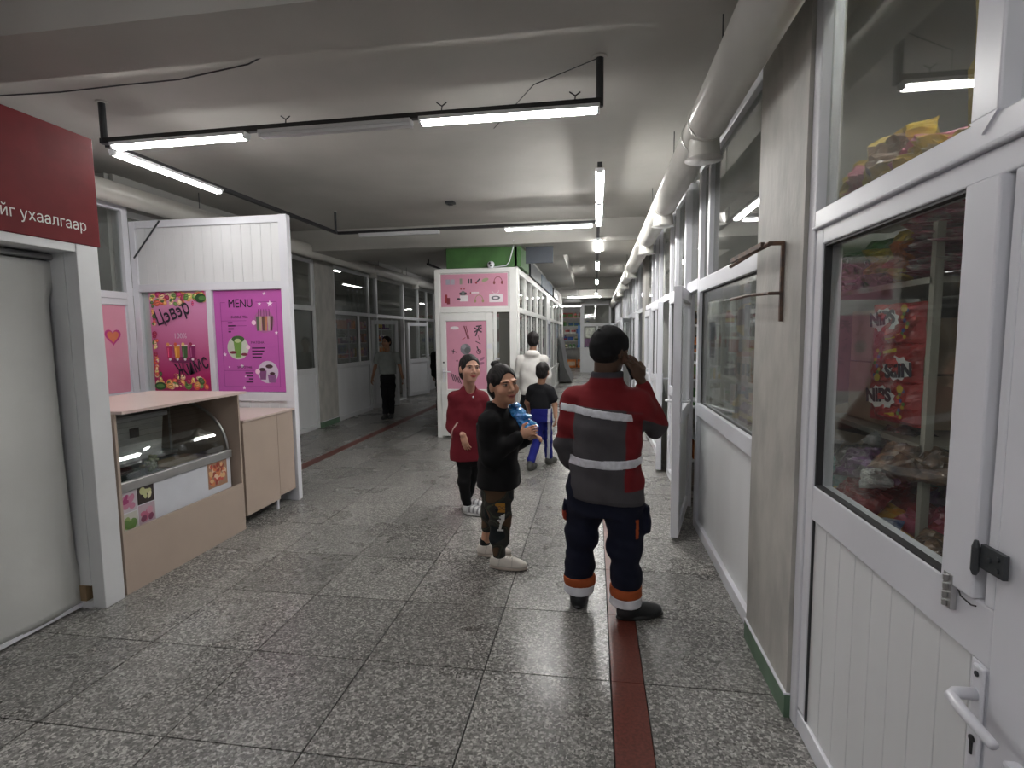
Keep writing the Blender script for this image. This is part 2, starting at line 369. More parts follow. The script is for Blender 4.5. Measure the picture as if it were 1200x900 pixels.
# ------------------------------------------------------------------ glazed shop fronts along Y
def front(name, X, y0, y1, inward, glassl=GLASS, pvc=PVC, top=2.93, sill=(.93, 1.03), tr=(1.93, 2.05), mull=(), umull=None, boards=0, board_w=.105, post=.07, panel=PANEL, low=.08):
    """inward: -1 when the corridor is on the -X side. frame depth .06"""
    r = root(name, kind='structure', loc=(X, (y0 + y1) / 2, 0))
    f0, f1 = X, X - inward * .06                       # corridor face, shop face
    pr = X + inward * .012
    yy = [y0, y1]
    G().box(pr, f1, y0, y0 + post, 0, top).build('frame_post', pvc, r, bevel=.004)
    G().box(pr, f1, y1 - post, y1, 0, top).build('frame_post', pvc, r, bevel=.004)
    for a, c in ((0, low), sill, tr, (top - .06, top)):
        G().box(pr, f1, y0 + post, y1 - post, a, c).build('frame_rail', pvc, r, bevel=.004)
    cells = [y0 + post] + [v for m_ in mull for v in (m_ - .03, m_ + .03)] + [y1 - post]
    for m_ in mull: G().box(pr, f1, m_ - .03, m_ + .03, sill[1], tr[0]).build('mullion', pvc, r, bevel=.004)
    for i in range(0, len(cells), 2):
        a, c = cells[i], cells[i + 1]
        G().box(X - inward * .022, X - inward * .028, a + .001, c - .001, sill[1], tr[0]).build('glass_pane', glassl, r)
        q = G(); t = .006
        for bx in ((a, a + t, sill[1], tr[0]), (c - t, c, sill[1], tr[0]), (a, c, sill[1], sill[1] + t), (a, c, tr[0] - t, tr[0])): q.box(X - inward * .014, X - inward * .021, bx[0], bx[1], bx[2], bx[3])
        q.build('gasket', GASKET, r)
    um = umull if umull is not None else mull
    cells = [y0 + post] + [v for m_ in um for v in (m_ - .03, m_ + .03)] + [y1 - post]
    for m_ in um: G().box(pr, f1, m_ - .03, m_ + .03, tr[1], top - .06).build('mullion', pvc, r, bevel=.004)
    for i in range(0, len(cells), 2):
        a, c = cells[i], cells[i + 1]
        G().box(X - inward * .022, X - inward * .028, a + .001, c - .001, tr[1], top - .06).build('glass_pane', glassl, r)
    if boards:
        k = 0; y = y0 + post
        while y < y1 - post - .005:
            e = min(y + board_w, y1 - post); G().box(X - inward * .016, X - inward * .034, y + .001, e - .001, low, sill[0]).build('board', panel, r, bevel=.0015); y = e
    else: G().box(X - inward * .016, X - inward * .034, y0 + post, y1 - post, low, sill[0]).build('lower_panel', panel, r)
    # packing strip up to the ceiling
    G().box(X - inward * .01, X - inward * .05, y0, y1, top, CEIL).build('filler_board', WALLP, r)
    return r

def leaf(parent, w_, h=1.93, z0=.03, pvc=PVC, handle='R', glass=GLASS, midz=.95, lever=1):
    """door leaf in local coords: hinge at x=0, leaf runs along +x, faces +-y"""
    t = .03
    for nm, bx in (('leaf_stile', (0, .08, z0, z0 + h)), ('leaf_stile', (w_ - .08, w_, z0, z0 + h)), ('leaf_rail', (.08, w_ - .08, z0, z0 + .1)), ('leaf_rail', (.08, w_ - .08, z0 + h - .09, z0 + h)), ('leaf_rail', (.08, w_ - .08, midz - .05, midz + .05))):
        G().box(bx[0], bx[1], -t, t, bx[2], bx[3]).build(nm, pvc, parent, local=True, bevel=.004)
    G().box(.08, w_ - .08, -.003, .003, midz + .05, z0 + h - .09).build('glass_pane', glass, parent, local=True)
    G().box(.08, w_ - .08, -.012, .012, z0 + .1, midz - .05).build('lower_panel', PANEL, parent, local=True)
    hx = w_ - .045 if handle == 'R' else .045
    s = -1 if handle == 'R' else 1
    g = G()
    for sd in (-1, 1):
        g.box(hx - .016, hx + .016, sd * t, sd * (t + .008), midz - .02, midz + .2)
        g.tube([(hx, sd * t, midz + .14), (hx, sd * (t + .045), midz + .14), (hx + s * .03, sd * (t + .055), midz + .14), (hx + s * .12, sd * (t + .055), midz + .135)], .009, 8)
    g.build('door_handle', PVC, parent, local=True, smooth=False)

# near right shop: glazed leaf with its ribbed lower half, built to the photograph
W = .82
nr = root('door_1', kind='structure', loc=(W, 1.7, 0))
f1 = W + .07
def nb(nm, y0, y1, z0, z1, m=PVC, x0=W, x1=f1, bev=.005): return G().box(x0, x1, y0, y1, z0, z1).build(nm, m, nr, bevel=bev)
nb('frame_post', 2.19, 2.255, 0, 2.95, x0=W - .005)
nb('leaf_stile', 2.125, 2.187, .1, 1.985)
nb('leaf_rail', 1.195, 2.125, .90, 1.03); nb('leaf_rail', 1.195, 2.125, 1.925, 1.985)
nb('bottom_rail', 1.0, 2.19, 0, .085)
nb('leaf_stile', 1.245, 1.35, 1.03, 1.925, x0=W - .012)                       # sash stile by the glass
nb('leaf_stile', .98, 1.195, .0, 1.985, x0=W - .002)
nb('leaf_stile', 1.195, 1.25, .085, .90)
nb('lock_gap', 1.222, 1.245, 1.03, 1.925, GASKET, x0=W + .02, bev=0)
nb('frame_post', 1.195, 1.222, 1.03, 1.925, x0=W - .002)
nb('transom', .98, 2.19, 1.99, 2.055, x0=W - .006); nb('transom_bead', .98, 2.19, 1.985, 1.997, x0=W - .016)
nb('glass_pane', 1.35, 2.125, 1.03, 1.925, GLASS, W + .03, W + .036, 0)
q = G()
for a in ((1.35, 1.358, 1.03, 1.925), (2.115, 2.125, 1.03, 1.925), (1.35, 2.125, 1.03, 1.036), (1.35, 2.125, 1.917, 1.925)): q.box(W + .006, W + .03, *a)
q.build('gasket', GASKET, nr)
y = 2.125
while y > 1.252:
    e = max(y - .107, 1.25); G().box(W + .012, W + .03, e + .0012, y - .0012, .085, .90).build('board', PANEL, nr, bevel=.002); y = e
q = G().box(W + .004, W + .02, 2.118, 2.125, .085, .9); q.build('gasket', GASKET, nr)
nb('frame_post', 1.268, 1.352, 2.055, 2.95, x0=W - .010)
nb('glass_pane', 1.352, 2.19, 2.055, 2.89, GLASS_D, W + .03, W + .036, 0)
nb('frame_rail', .98, 2.19, 2.89, 2.95)
nb('glass_pane', .3, 1.268, 2.055, 2.89, GLASS, W + .03, W + .036, 0)
G().prism([(W - .012, 1.268, 2.056), (W - .012, 1.31, 2.02), (W - .012, 1.352, 2.056)], (.01, 0, 0)).build('mitre_tip', PVC, nr)
# lock plate, lever, keyhole, hinge, hasp
g = G().box(W - .012, W - .002, 1.195, 1.228, .66, .90); g.build('handle_plate', PVC, nr, bevel=.006)
G().tube([(W - .01, 1.213, .835), (W - .05, 1.213, .835), (W - .066, 1.200, .835), (W - .070, 1.16, .833), (W - .070, 1.07, .826)], [.013, .012, .012, .012, .010], 12).build('lever_handle', PVC, nr, smooth=True)
g = G().cyl((W - .0125, 1.211, .882), (W - .015, 1.211, .882), .006, 12); g.build('screw', DARKM, nr)
g = G().cyl((W - .0125, 1.211, .735), (W - .016, 1.211, .735), .008, 12); g.box(W - .016, W - .0125, 1.208, 1.214, .70, .73); g.build('keyhole', BLACK, nr)
g = G().box(W - .014, W - .002, 1.305, 1.335, .975, 1.055)
for zz in (.985, 1.005, 1.025, 1.045): g.cyl((W - .018, 1.32, zz - .006), (W - .018, 1.32, zz + .006), .006, 8)
g.build('hinge', STEEL, nr)
g = G().box(W - .02, W - .010, 1.15, 1.215, 1.115, 1.165)
for yy, zz in ((1.165, 1.128), (1.165, 1.152), (1.188, 1.14)): g.cyl((W - .020, yy, zz), (W - .0235, yy, zz), .0055, 10)
g.lathe((W - .024, 1.222, 1.125), [(.004, -.03), (.008, -.02), (.008, .03), (.004, .045)], 8)
g.build('hasp', DARKM, nr)
G().tube([(W - .006, 1.305, 1.04), (W - .010, 1.28, 1.02), (W - .008, 1.25, 1.015), (W - .008, 1.235, 1.02)], .0018, 5).build('wire', BLACK, nr)
# second leaf nearest the camera (its edge shows at the right border)
n2 = root('door_2', kind='structure', loc=(W, .5, 0))
G().box(W - .016, f1, .02, .98, 0, 1.985).build('leaf_panel', PVC, n2, bevel=.005)
G().box(W - .045, W - .016, .60, 1.085, .60, .79).build('cross_board', PVC, n2, bevel=.006)
G().box(W - .008, f1, .02, .98, 1.99, 2.055).build('transom', PVC, n2, bevel=.005)
G().box(W, f1, -3.2, .02, 0, 2.95).build('side_panel', PVC, n2)
G().box(W + .01, W + .06, -3.2, 2.255, 2.95, CEIL).build('filler_board', WALLP, n2)

# window 2 with plain lower panel
front('window_1', XR, 2.86, 4.55, -1, GLASS_D, sill=(.945, 1.045), tr=(1.93, 2.03), post=.075, umull=(4.18,))
# doorway with the ajar leaf
d = root('door_3', kind='structure', loc=(XR, 5.03, 0), rot=(0, 0, math.atan2(4.17 - 5.05, .607 - .83)))
leaf(d, .9, handle='R')
dd = root('window_2', kind='structure', loc=(XR, 4.8, 0))
G().box(XR - .012, XR + .06, 4.55, 5.10, 1.96, 2.05).build('frame_rail', PVC, dd, bevel=.004)
G().box(XR - .03, XR + .06, 5.05, 5.13, 0, 2.95).build('frame_post', PVC, dd, bevel=.004)
G().box(XR + .022, XR + .028, 4.55, 5.05, 2.05, 2.93).build('glass_pane', GLASS_D, dd)
G().box(XR, XR + .05, 4.55, 5.1, 2.93, CEIL).build('filler_board', WALLP, dd)
front('window_3', XR, 5.13, 6.2, -1, GLASS_D, mull=(5.6,), umull=(5.8,))
d = root('door_4', kind='structure', loc=(XR, 7.05, 0), rot=(0, 0, math.atan2(6.28 - 7.05, .745 - .84)))
leaf(d, .78, handle='R')
dd = root('window_4', kind='structure', loc=(XR, 6.8, 0))
G().box(XR - .012, XR + .06, 6.2, 7.1, 1.98, 2.05).build('frame_rail', PVC, dd); G().box(XR + .022, XR + .028, 6.2, 7.1, 2.05, 2.93).build('glass_pane', GLASS_D, dd)
G().box(XR, XR + .05, 6.2, 7.1, 2.93, CEIL).build('filler_board', WALLP, dd)
front('window_5', XR, 7.1, 8.1, -1, GLASS_D, mull=(7.6,))
n = 5; dn = 5
y = 8.1
while y < 22.6:
    if 8.9 < y < 9.5: y = 9.6; continue
    if 15.7 < y < 16.6: y = 16.6; continue
    n += 1; dn += 1
    d = root('door_%d' % dn, kind='structure', loc=(XR, y + .82, 0), rot=(0, 0, -math.pi / 2 - (.0, .12, .3)[dn % 3]))
    leaf(d, .78, handle='R')
    y2 = min(y + .84 + 1.7, 22.6)
    if y < 9.0: y2 = 9.0
    elif y < 15.9 and y2 > 15.6: y2 = 15.98
    if y2 - (y + .84) > .3: front('window_%d' % n, XR, y + .84, y2, -1, GLASS_D, mull=((y + .84 + y2) / 2,) if y2 - y > 1.4 else ())
    dd = root('window_head', kind='structure', loc=(XR, y, 0))
    G().box(XR - .012, XR + .06, y, y + .84, 1.98, 2.05).build('frame_rail', PVC, dd); G().box(XR + .022, XR + .028, y, y + .84, 2.05, 2.93).build('glass_pane', GLASS_D, dd)
    y = y2

# ------------------------------------------------------------------ ventilation pipe with outlets, right and left
def ypipe(label, pts, r, outs, side):
    p = root('ventilation_pipe', label, 'pipe', pts[0])
    a, b_ = Vector(pts[0]), Vector(pts[-1])
    G().cyl(a, b_, r, 28, caps=True).build('pipe_run', PIPE_M, p, smooth=True)
    for y in outs:
        t = (y - a.y) / (b_.y - a.y); c = a.lerp(b_, t)
        G().lathe((c.x, c.y, c.z - r - .075), [(r * 1.02, 0), (r * .88, .012), (r * .8, .1), (r * .8, .15)][::1], 24).build('air_outlet', PIPE_M, p, smooth=True)
        for sg in (-1, 1): G().cyl(c + Vector((0, sg * .11, 0)), c + Vector((0, sg * .128, 0)), r + .006, 28, caps=True).build('pipe_clamp', PIPE_M, p)
    for y in np.arange(a.y + .7, b_.y, 1.75):
        t = (y - a.y) / (b_.y - a.y); c = a.lerp(b_, t)
        G().cyl((c.x - side * .02, c.y, c.z + r * .9), (c.x - side * .02, c.y, CEIL), .004, 6).build('hanger_rod', DARKM, p)
    return p
ypipe('thick cream painted ventilation pipe with round outlets above the right shop fronts', [(.60, -1.2, 2.79), (.73, 22.4, 2.76)], .105, (3.33, 5.25, 7.0, 9.9, 12.2, 14.5, 17), -1)
ypipe('grey painted ventilation pipe with outlets above the left aisle shop fronts', [(-4.45, 1.5, 2.98), (-4.55, 22.4, 2.98)], .1, (10.6, 13.3, 17.2), 1)
for k, (y) in enumerate((2.35,)):
    pass

# ------------------------------------------------------------------ ceiling lamps on black cable channel
def lamp(p, q, label, group=None, on=True, m=None, cat='lamp', wd=.055):
    p = Vector(p); q = Vector(q); o = root('ceiling_lamp', label, cat, tuple((p + q) / 2), group)
    d = (q - p).normalized(); s = d.cross(Vector((0, 0, 1))).normalized(); M = Matrix((s, d, Vector((0, 0, 1)))).transposed(); L = (q - p).length
    c = (p + q) / 2
    G().obox(c + Vector((0, 0, .016)), (wd * 1.35, L, .022), M).build('lamp_body', PVC_D, o)
    if on: G().obox(c + Vector((0, 0, -.004)), (wd * .92, L - .03, .020), M).build('diffuser', m or LAMP_M, o)
    else: G().obox(c + Vector((0, 0, -.004)), (wd * .92, L - .03, .020), M).build('diffuser', PVC_D, o)
    for e in (-1, 1): G().obox(c + d * e * (L / 2 - .008) + Vector((0, 0, .004)), (wd * 1.02, .018, .04), M).build('end_cap', PVC_D, o)
    return o
ZL = 2.95
gp = 'ceiling battens of the aisle'
lamp((-1.09, 3.39, ZL), (.03, 3.39, ZL), 'bright tube lamp hung on black channel, nearest in the middle of the ceiling', m=LAMP_F)
lamp((-2.2, 3.41, ZL), (-1.15, 3.40, ZL), 'unlit tube lamp on black channel between two lit lamps', on=False)
lamp((-3.34, 3.43, ZL), (-2.3, 3.41, ZL), 'bright crosswise tube lamp above the fruit juice stall, beside the black drop rod', m=LAMP_F)
lamp((-3.44, 3.52, ZL), (-3.42, 4.62, ZL), 'bright lengthwise tube lamp meeting the crosswise lamp above the juice stall', m=LAMP_B)
lamp((-1.13, 6.9, ZL), (-.02, 6.88, ZL), 'crosswise tube lamp on black channel before the second ceiling beam')
lamp((-3.1, 6.92, ZL), (-2.0, 6.91, ZL), 'dark unlit tube lamp on channel before the second ceiling beam', on=False)
for k, (a, b_) in enumerate(((4.62, 5.68), (5.74, 6.84), (7.9, 9.0), (10.3, 11.45), (13.6, 14.75), (18, 19.1))):
    lamp((.045 + .006 * k, a, ZL), (.05 + .006 * k, b_, ZL), ('first', 'second', 'third', 'fourth', 'fifth', 'sixth')[k] + ' of the lengthwise tube lamps in line above the right aisle, counted from the front')
lamp((-.95, 19.8, ZL), (.25, 19.8, ZL), 'crosswise tube lamp before the far white partition, the wide one')
lamp((-3.3, 13.0, ZL), (-3.3, 14.1, ZL), 'lit tube lamp lengthwise in the left aisle beyond the beam', m=LAMP_N)
lamp((-1.6, 23.2, 2.8), (-.5, 23.2, 2.8), 'crosswise tube lamp at the far end shop, left of the partition')
# lamps behind the viewer
lamp((.04, -1.3, ZL), (.04, -.1, ZL), 'lit lengthwise tube lamp over the right side behind the viewpoint', m=LAMP_N)
lamp((-1.5, -.6, ZL), (-.3, -.6, ZL), 'lit tube lamp hung behind the viewpoint', m=LAMP_N)
lamp((-2.9, -.3, ZL), (-2.9, .9, ZL), 'lengthwise lit tube lamp over the booth side behind the viewpoint', m=LAMP_N)
def channel(label, pts, r=.018, rods=()):
    o = root('cable_channel', label, 'cable channel', pts[0])
    for a, b_ in zip(pts, pts[1:]):
        a, b_ = Vector(a), Vector(b_); d = (b_ - a).normalized(); s = d.cross(Vector((0, 0, 1))).normalized()
        M = Matrix((s, d, Vector((0, 0, 1)))).transposed(); G().obox((a + b_) / 2, (.04, (b_ - a).length, .035), M).build('channel_run', BLACK, o)
    for x, y, rr in rods:
        G().cyl((x, y, ZL + .03), (x, y, CEIL - .012), rr, 10).build('drop_rod', DARKM, o)
        G().cyl((x, y, CEIL - .012), (x, y, CEIL - .001), rr * 1.8, 12).build('ceiling_rose', PLASTER, o)
    for _ in range(2):
        pass
    return o
ZC = ZL + .05
channel('black cable channel on drop rods carrying the nearest row of lamps', [(-3.44, 3.44, ZC), (.04, 3.40, ZC)], rods=((-3.42, 3.44, .022), (.03, 3.42, .024)))
channel('black cable channel running along the left aisle to the second row of lamps', [(-3.46, 3.5, ZC), (-3.42, 6.9, ZC)], rods=((-3.41, 6.86, .016),))
channel('black cable channel carrying the second row of lamps before the beam', [(-3.42, 6.94, ZC), (.05, 6.90, ZC)])
channel('thin black cable channel carrying the lengthwise lamps of the right aisle', [(.045, 4.6, ZC), (.09, 19.6, ZC)], rods=((.06, 7.2, .008), (.08, 12.2, .008)))
channel('black cable channel on the ceiling of the left aisle beyond the beam', [(-3.2, 10.2, ZC), (-3.2, 20, ZC)], rods=((-3.2, 10.25, .016), (-3.2, 14, .016)))
# wire twists on top of the channel, ceiling cable, smoke detector
for k, (x, y) in enumerate(((-2.02, 3.41), (-.95, 3.39), (-.12, 3.39))):
    g = G(); g.tube([(x, y, ZC), (x + .005, y, ZC + .04), (x - .03, y, ZC + .065)], .004, 5); g.tube([(x + .005, y, ZC + .04), (x + .035, y, ZC + .06)], .004, 5)
    tag(g.build('wire_tie', BLACK), 'short twisted wire end sticking up from the nearest lamp channel, %s' % ('left one', 'middle one', 'right one')[k], 'wire')
g = G().tube([(-4.6, 3.20, CEIL - .006), (-3.98, 3.22, CEIL - .012), (-3.5, 3.21, CEIL - .03), (-3.07, 3.23, CEIL - .012), (-2.6, 3.19, CEIL - .03), (-2.08, 3.13, CEIL - .01), (-1.6, 2.9, CEIL - .012)], .005, 5)
tag(g.build('ceiling_cable', BLACK), 'thin loose black cable hanging along the ceiling near the first beam', 'cable')
g = G().box(-1.83, -1.72, 6.6, 6.7, CEIL - .03, CEIL - .001); g.box(-1.80, -1.75, 6.62, 6.68, CEIL - .045, CEIL - .03)
tag(g.build('junction_box', DARKM), 'small dark junction box on the bare ceiling slab', 'junction box')
g = G().tube([(.02, 3.4, CEIL - .02), (-.4, 3.7, CEIL - .008), (-.8, 4.4, CEIL - .006)], .003, 5)
tag(g.build('ceiling_wire', DARKM), 'thin wire running along the ceiling from the middle drop rod', 'wire')
# ------------------------------------------------------------------ left booth with red sign and roll-down curtain
SIGNR = mat('red_sign', (.15, .008, .012), .5, spec=.15, var=.1, scale=8)
CLOTH_G = mat('curtain_cloth', (.52, .525, .505), .85, var=.06, scale=2.5, bump=.25, bscale=7)
BEIGE = mat('beige_laminate', (.42, .335, .275), .42, var=.03, scale=3)
BEIGE_T = mat('beige_worktop', (.55, .44, .40), .3, var=.03, scale=3)
WOODE = mat('raw_wood', (.22, .15, .08), .7, col2=(.3, .21, .12), scale=20, stretch=(1, 1, .2))
WHITE_M = mat('white_letter', (.72, .68, .64), .5, var=0)
BLACK_L = mat('black_letter', (.02, .015, .03), .5, var=0)
GREY_L = mat('pale_letter', (.75, .6, .75), .5, var=0)
bo = root('wall_booth', kind='structure', loc=(-2.9, 2.5, 0))
G().box(-2.97, -2.885, 2.665, 2.80, 0, 2.15).build('corner_post', PVC_D, bo, bevel=.004)
G().box(-3.25, -2.97, 2.66, 2.72, .14, 2.15).build('side_jamb', PVC_D, bo)
G().box(-3.25, -2.971, 2.655, 2.725, 0, .045).build('jamb_foot', PVC_D, bo)
G().box(-3.15, -3.0, 2.652, 2.7, .045, .14).build('wood_block', WOODE, bo)
G().box(-3.3, -2.89, -1.5, 2.80, 2.10, 2.15).build('head_rail', PVC_D, bo, bevel=.004)
G().box(-4.9, -3.25, 2.70, 2.80, 0, 2.9).build('side_wall', PVC_D, bo)
G().box(-3.3, -3.25, -3.2, 2.70, 0, 2.9).build('rear_panel', WALLP, bo)
G().box(-3.3, -2.90, -3.2, .2, 0, 2.15).build('front_panel', PVC_D, bo)
s = root('shop_sign', 'dark red shop sign with white Cyrillic lettering above the left curtain', 'sign', (-2.9, 1.6, 2.45))
G().box(-3.1, -2.88, .2, 2.815, 2.147, 2.765).build('sign_box', SIGNR, s, bevel=.003)
P = Print((-2.88, 0, 0), (0, 1, 0), (0, 0, 1), (1, 0, 0))
text('йг ухаалгаар', .082, P, 2.735, 2.226, WHITE_M, s, align='RIGHT', h=.002, sx=.9)
c = root('roll_curtain', 'grey white cloth roll-down curtain with a white hem bar under the red sign', 'curtain', (-3.05, 1.5, 0))
g = G(); NU, NV = 60, 50; vs = []
for j in range(NV + 1):
    tz = j / NV; z = .03 + tz * 2.02
    yr = 2.66 + .09 * max(0, (tz - .88) / .12) ** 1.5 - .03 * math.sin(tz * 3.1) + .045 * max(0, 1 - tz * 7) - .02 * math.sin(max(0, tz - .1) * 2.5)
    for i in range(NU + 1):
        t = i / NU; y = .25 + (yr - .25) * t
        x = -3.045 + .012 * math.sin(t * 9 + tz * 2) * (1 - tz * .6) + .02 * math.sin(tz * 4) * (t ** 3) + .008 * math.sin(t * 23 + tz * 5)
        vs.append((x, y, z))
fs = [(j * (NU + 1) + i, j * (NU + 1) + i + 1, (j + 1) * (NU + 1) + i + 1, (j + 1) * (NU + 1) + i) for j in range(NV) for i in range(NU)]
g._add(vs, fs); o = g.build('curtain_cloth', CLOTH_G, c, smooth=True); md = o.modifiers.new('thick', 'SOLIDIFY'); md.thickness = .003
G().box(-3.06, -3.03, .25, 2.67, .012, .035).build('hem_bar', PVC, c)
G().cyl((-3.05, .25, 2.075), (-3.05, 2.755, 2.075), .016, 14).build('curtain_tube', STEEL, c, smooth=True)
g = G().ell((-3.03, 2.685, .07), (.02, .025, .035)); g.ell((-3.025, 2.67, .10), (.018, .018, .02)); g.tube([(-3.03, 2.68, .06), (-3.02, 2.69, .02), (-3.04, 2.7, .01)], .008, 6)
tag(g.build('red_rag', mat('red_rag', (.14, .01, .02), .6), smooth=True), 'small dark red knotted rag at the bottom corner of the grey curtain', 'rag')

# ------------------------------------------------------------------ juice stall: side wall (X=-4.58) and menu partition (Y=4.8)
sw = root('window_side', kind='structure', loc=(-4.6, 3.8, 0))
for y0, y1 in ((4.73, 4.80), (3.3, 3.38)): G().box(-4.64, -4.58, y0, y1, 0, 2.93).build('frame_post', PVC, sw, bevel=.004)
for z0, z1 in ((1.0, 1.08), (1.94, 2.0), (2.003, 2.07), (2.86, 2.93)): G().box(-4.64, -4.58, 3.38, 4.73, z0, z1).build('frame_rail', PVC, sw, bevel=.004)
G().box(-4.62, -4.615, 3.38, 4.73, 2.07, 2.86).build('glass_pane', GLASS, sw)
G().box(-4.63, -4.60, 3.38, 4.73, 1.08, 1.94).build('backing_board', PVC, sw)
G().box(-4.63, -4.60, 3.38, 4.73, 0, 1.0).build('lower_panel', PANEL, sw)
G().box(-4.64, -4.59, 2.8, 3.3, 0, 2.93).build('side_panel', PANEL, sw)
PINKP = mat('pale_pink_print', (.70, .30, .40), .35, col2=(.74, .36, .46), scale=2)
ps = root('pink_poster', 'plain pale pink poster with a heart behind the booth post', 'poster', (-4.59, 4.5, 1.5))
G().box(-4.599, -4.596, 3.4, 4.71, 1.085, 1.935).build('poster_sheet', PINKP, ps)
P = Print((-4.596, 4.0, 1.085), (0, 1, 0), (0, 0, 1), (1, 0, 0))
DP = (.55, .05, .25); OR = (.7, .22, .1)
for sc_, colr_ in ((.085, DP), (.062, OR)):
    P.poly([(.55 + sc_ * 1.05 * math.sin(t) ** 3, .55 + sc_ * (.85 * math.cos(t) - .33 * math.cos(2 * t) - .13 * math.cos(3 * t) - .05 * math.cos(4 * t))) for t in [2 * math.pi * i / 28 for i in range(28)]], colr_)
P.build('printed_heart', ps)

mp = root('wall_menu', kind='structure', loc=(-3.75, 4.8, 0))
for x0, x1 in ((-4.58, -4.515), (-3.775, -3.715), (-2.965, -2.885)):
    z1 = 2.075 if x0 == -3.775 else 2.77
    G().box(x0, x1, 4.80, 4.87, 0, z1).build('frame_post', PVC, mp, bevel=.004)
for z0, z1 in ((0, .08), (.985, 1.07), (2.075, 2.15), (2.70, 2.77)): G().box(-4.515, -2.965, 4.802, 4.868, z0, z1).build('frame_rail', PVC, mp, bevel=.004)
G().box(-2.965, -2.88, 4.795, 4.80, 0, 2.77).build('corner_cover', PVC, mp)
x = -4.515
while x < -2.97:
    e = min(x + .104, -2.965); G().box(x + .001, e - .001, 4.818, 4.835, 2.15, 2.70).build('board', PANEL, mp, bevel=.0015); x = e
x = -4.515
while x < -2.97:
    e = min(x + .104, -2.965); G().box(x + .001, e - .001, 4.818, 4.835, .08, .985).build('board', PANEL, mp, bevel=.0015); x = e
G().box(-4.515, -3.775, 4.838, 4.843, 1.07, 2.075).build('glass_pane', GLASS, mp)
G().box(-3.715, -2.965, 4.838, 4.843, 1.07, 2.075).build('glass_pane', GLASS, mp)
G().box(-4.515, -2.965, 4.86, 4.87, 1.07, 2.075).build('backing_board', PVC_D, mp)
G().tube([(-4.53, 4.79, 2.41), (-4.22, 4.79, 2.76)], .008, 8).build('brace', DARKM, mp)

# gradient print: pink
def grad(name, c0, c1, z0, z1):
    m = mat(name, c0, .3); nt = m.node_tree; b = nt.nodes['Principled BSDF']
    geo = nt.nodes.new('ShaderNodeNewGeometry'); sx = nt.nodes.new('ShaderNodeSeparateXYZ'); nt.links.new(geo.outputs['Position'], sx.inputs[0])
    mr = nt.nodes.new('ShaderNodeMapRange'); mr.inputs['From Min'].default_value = z0; mr.inputs['From Max'].default_value = z1; nt.links.new(sx.outputs['Z'], mr.inputs['Value'])
    mx = nt.nodes.new('ShaderNodeMix'); mx.data_type = 'RGBA'; mx.inputs[6].default_value = (*c0, 1); mx.inputs[7].default_value = (*c1, 1)
    nt.links.new(mr.outputs[0], mx.inputs[0]); nt.links.new(mx.outputs[2], b.inputs['Base Color']); return m
p1 = root('fruit_poster', 'magenta poster with fruit border reading Цэвэр 100% Жимс', 'poster', (-4.1, 4.8, 1.57))
G().box(-4.43, -3.78, 4.829, 4.831, 1.075, 2.07).build('poster_sheet', grad('magenta_gradient_print', (.42, .008, .12), (.70, .28, .50), 1.2, 1.9), p1)
P = Print((-4.43, 4.829, 1.075), (1, 0, 0), (0, 0, 1), (0, -1, 0))
RR = random.Random(3)
cols_f = [(.75, .35, .1), (.7, .12, .06), (.8, .6, .2), (.35, .02, .08), (.8, .5, .3), (.06, .12, .03), (.75, .65, .4), (.12, .25, .05), (.5, .03, .15)]
def fruit(u, v, r):
    c_ = RR.choice(cols_f); rt = RR.random() * 3
    P.disc(u, v, r, c_, r * RR.uniform(.5, 1), rot=rt); P.disc(u + r * .1, v + r * .1, r * .6, tuple(min(1, k * 1.5 + .05) for k in c_), r * .45, rot=rt)
    if RR.random() < .5: P.line((u - r * .5, v), (u + r * .5, v + r * .2), r * .15, (.05, .04, .02))
for i in range(64): fruit(RR.uniform(.035, .63), .995 - abs(RR.gauss(0, .045)) - .02, RR.uniform(.02, .04))
for i in range(58): fruit(RR.uniform(.035, .62), .045 + abs(RR.gauss(0, .05)), RR.uniform(.02, .042))
for i in range(46): fruit(.032 + abs(RR.gauss(0, .016)), RR.uniform(.04, .97), RR.uniform(.014, .03))
P.disc(.07, .055, .065, (.02, .08, .02), .04); P.disc(.07, .055, .045, (.10, .25, .06), .02)
P.disc(.58, .93, .06, (.02, .08, .02), .045); P.disc(.6, .93, .04, (.10, .25, .06), .02)
P.disc(.33, .318, .14, (.18, .02, .10), .03)
for k, cc in enumerate(((.5, .03, .12), (.75, .3, .04), (.05, .12, .04), (.25, .02, .12))):
    u = .20 + k * .085
    P.poly([(u - .026, .33), (u + .026, .33), (u + .033, .46), (u - .033, .46)], cc); P.rect(u - .034, .455, u + .034, .47, (.8, .7, .7)); P.rect(u - .02, .35, u - .01, .44, tuple(min(1, q * 1.8 + .1) for q in cc))
    P.disc(u - .015, .475, .018, cols_f[k]); P.disc(u, .325, .014, (.8, .75, .75)); P.disc(u + .03, .33, .016, (.3, .02, .1))
P.build('printed_fruit', p1)
PE = Print((-4.43, 4.8205, 1.075), (1, 0, 0), (0, 0, 1), (0, -1, 0)); PE.g.col = (.02, .015, .03); adv = 0; cr, sr = math.cos(.33), math.sin(.33)
for ch, wd_ in (('Ц', .102), ('э', .070), ('в', .078), ('э', .070), ('р', .08)):
    u_, w_ = .085 + adv * cr, .66 + adv * sr
    if ch == 'э':
        text('c', .205, P, u_ + .066 * cr, w_ + .066 * sr, BLACK_L, p1, rot=.33, sx=-.72, h=.009, bold=.003)
        a_ = (u_ + .016 * cr - .052 * sr, w_ + .016 * sr + .052 * cr); PE.line(a_, (a_[0] + .040 * cr, a_[1] + .040 * sr), .014, (.02, .015, .03))
    else: text(ch, .205, P, u_, w_, BLACK_L, p1, rot=.33, sx=.68, h=.009, bold=.002)
    adv += wd_
PE.build('lettering', p1)
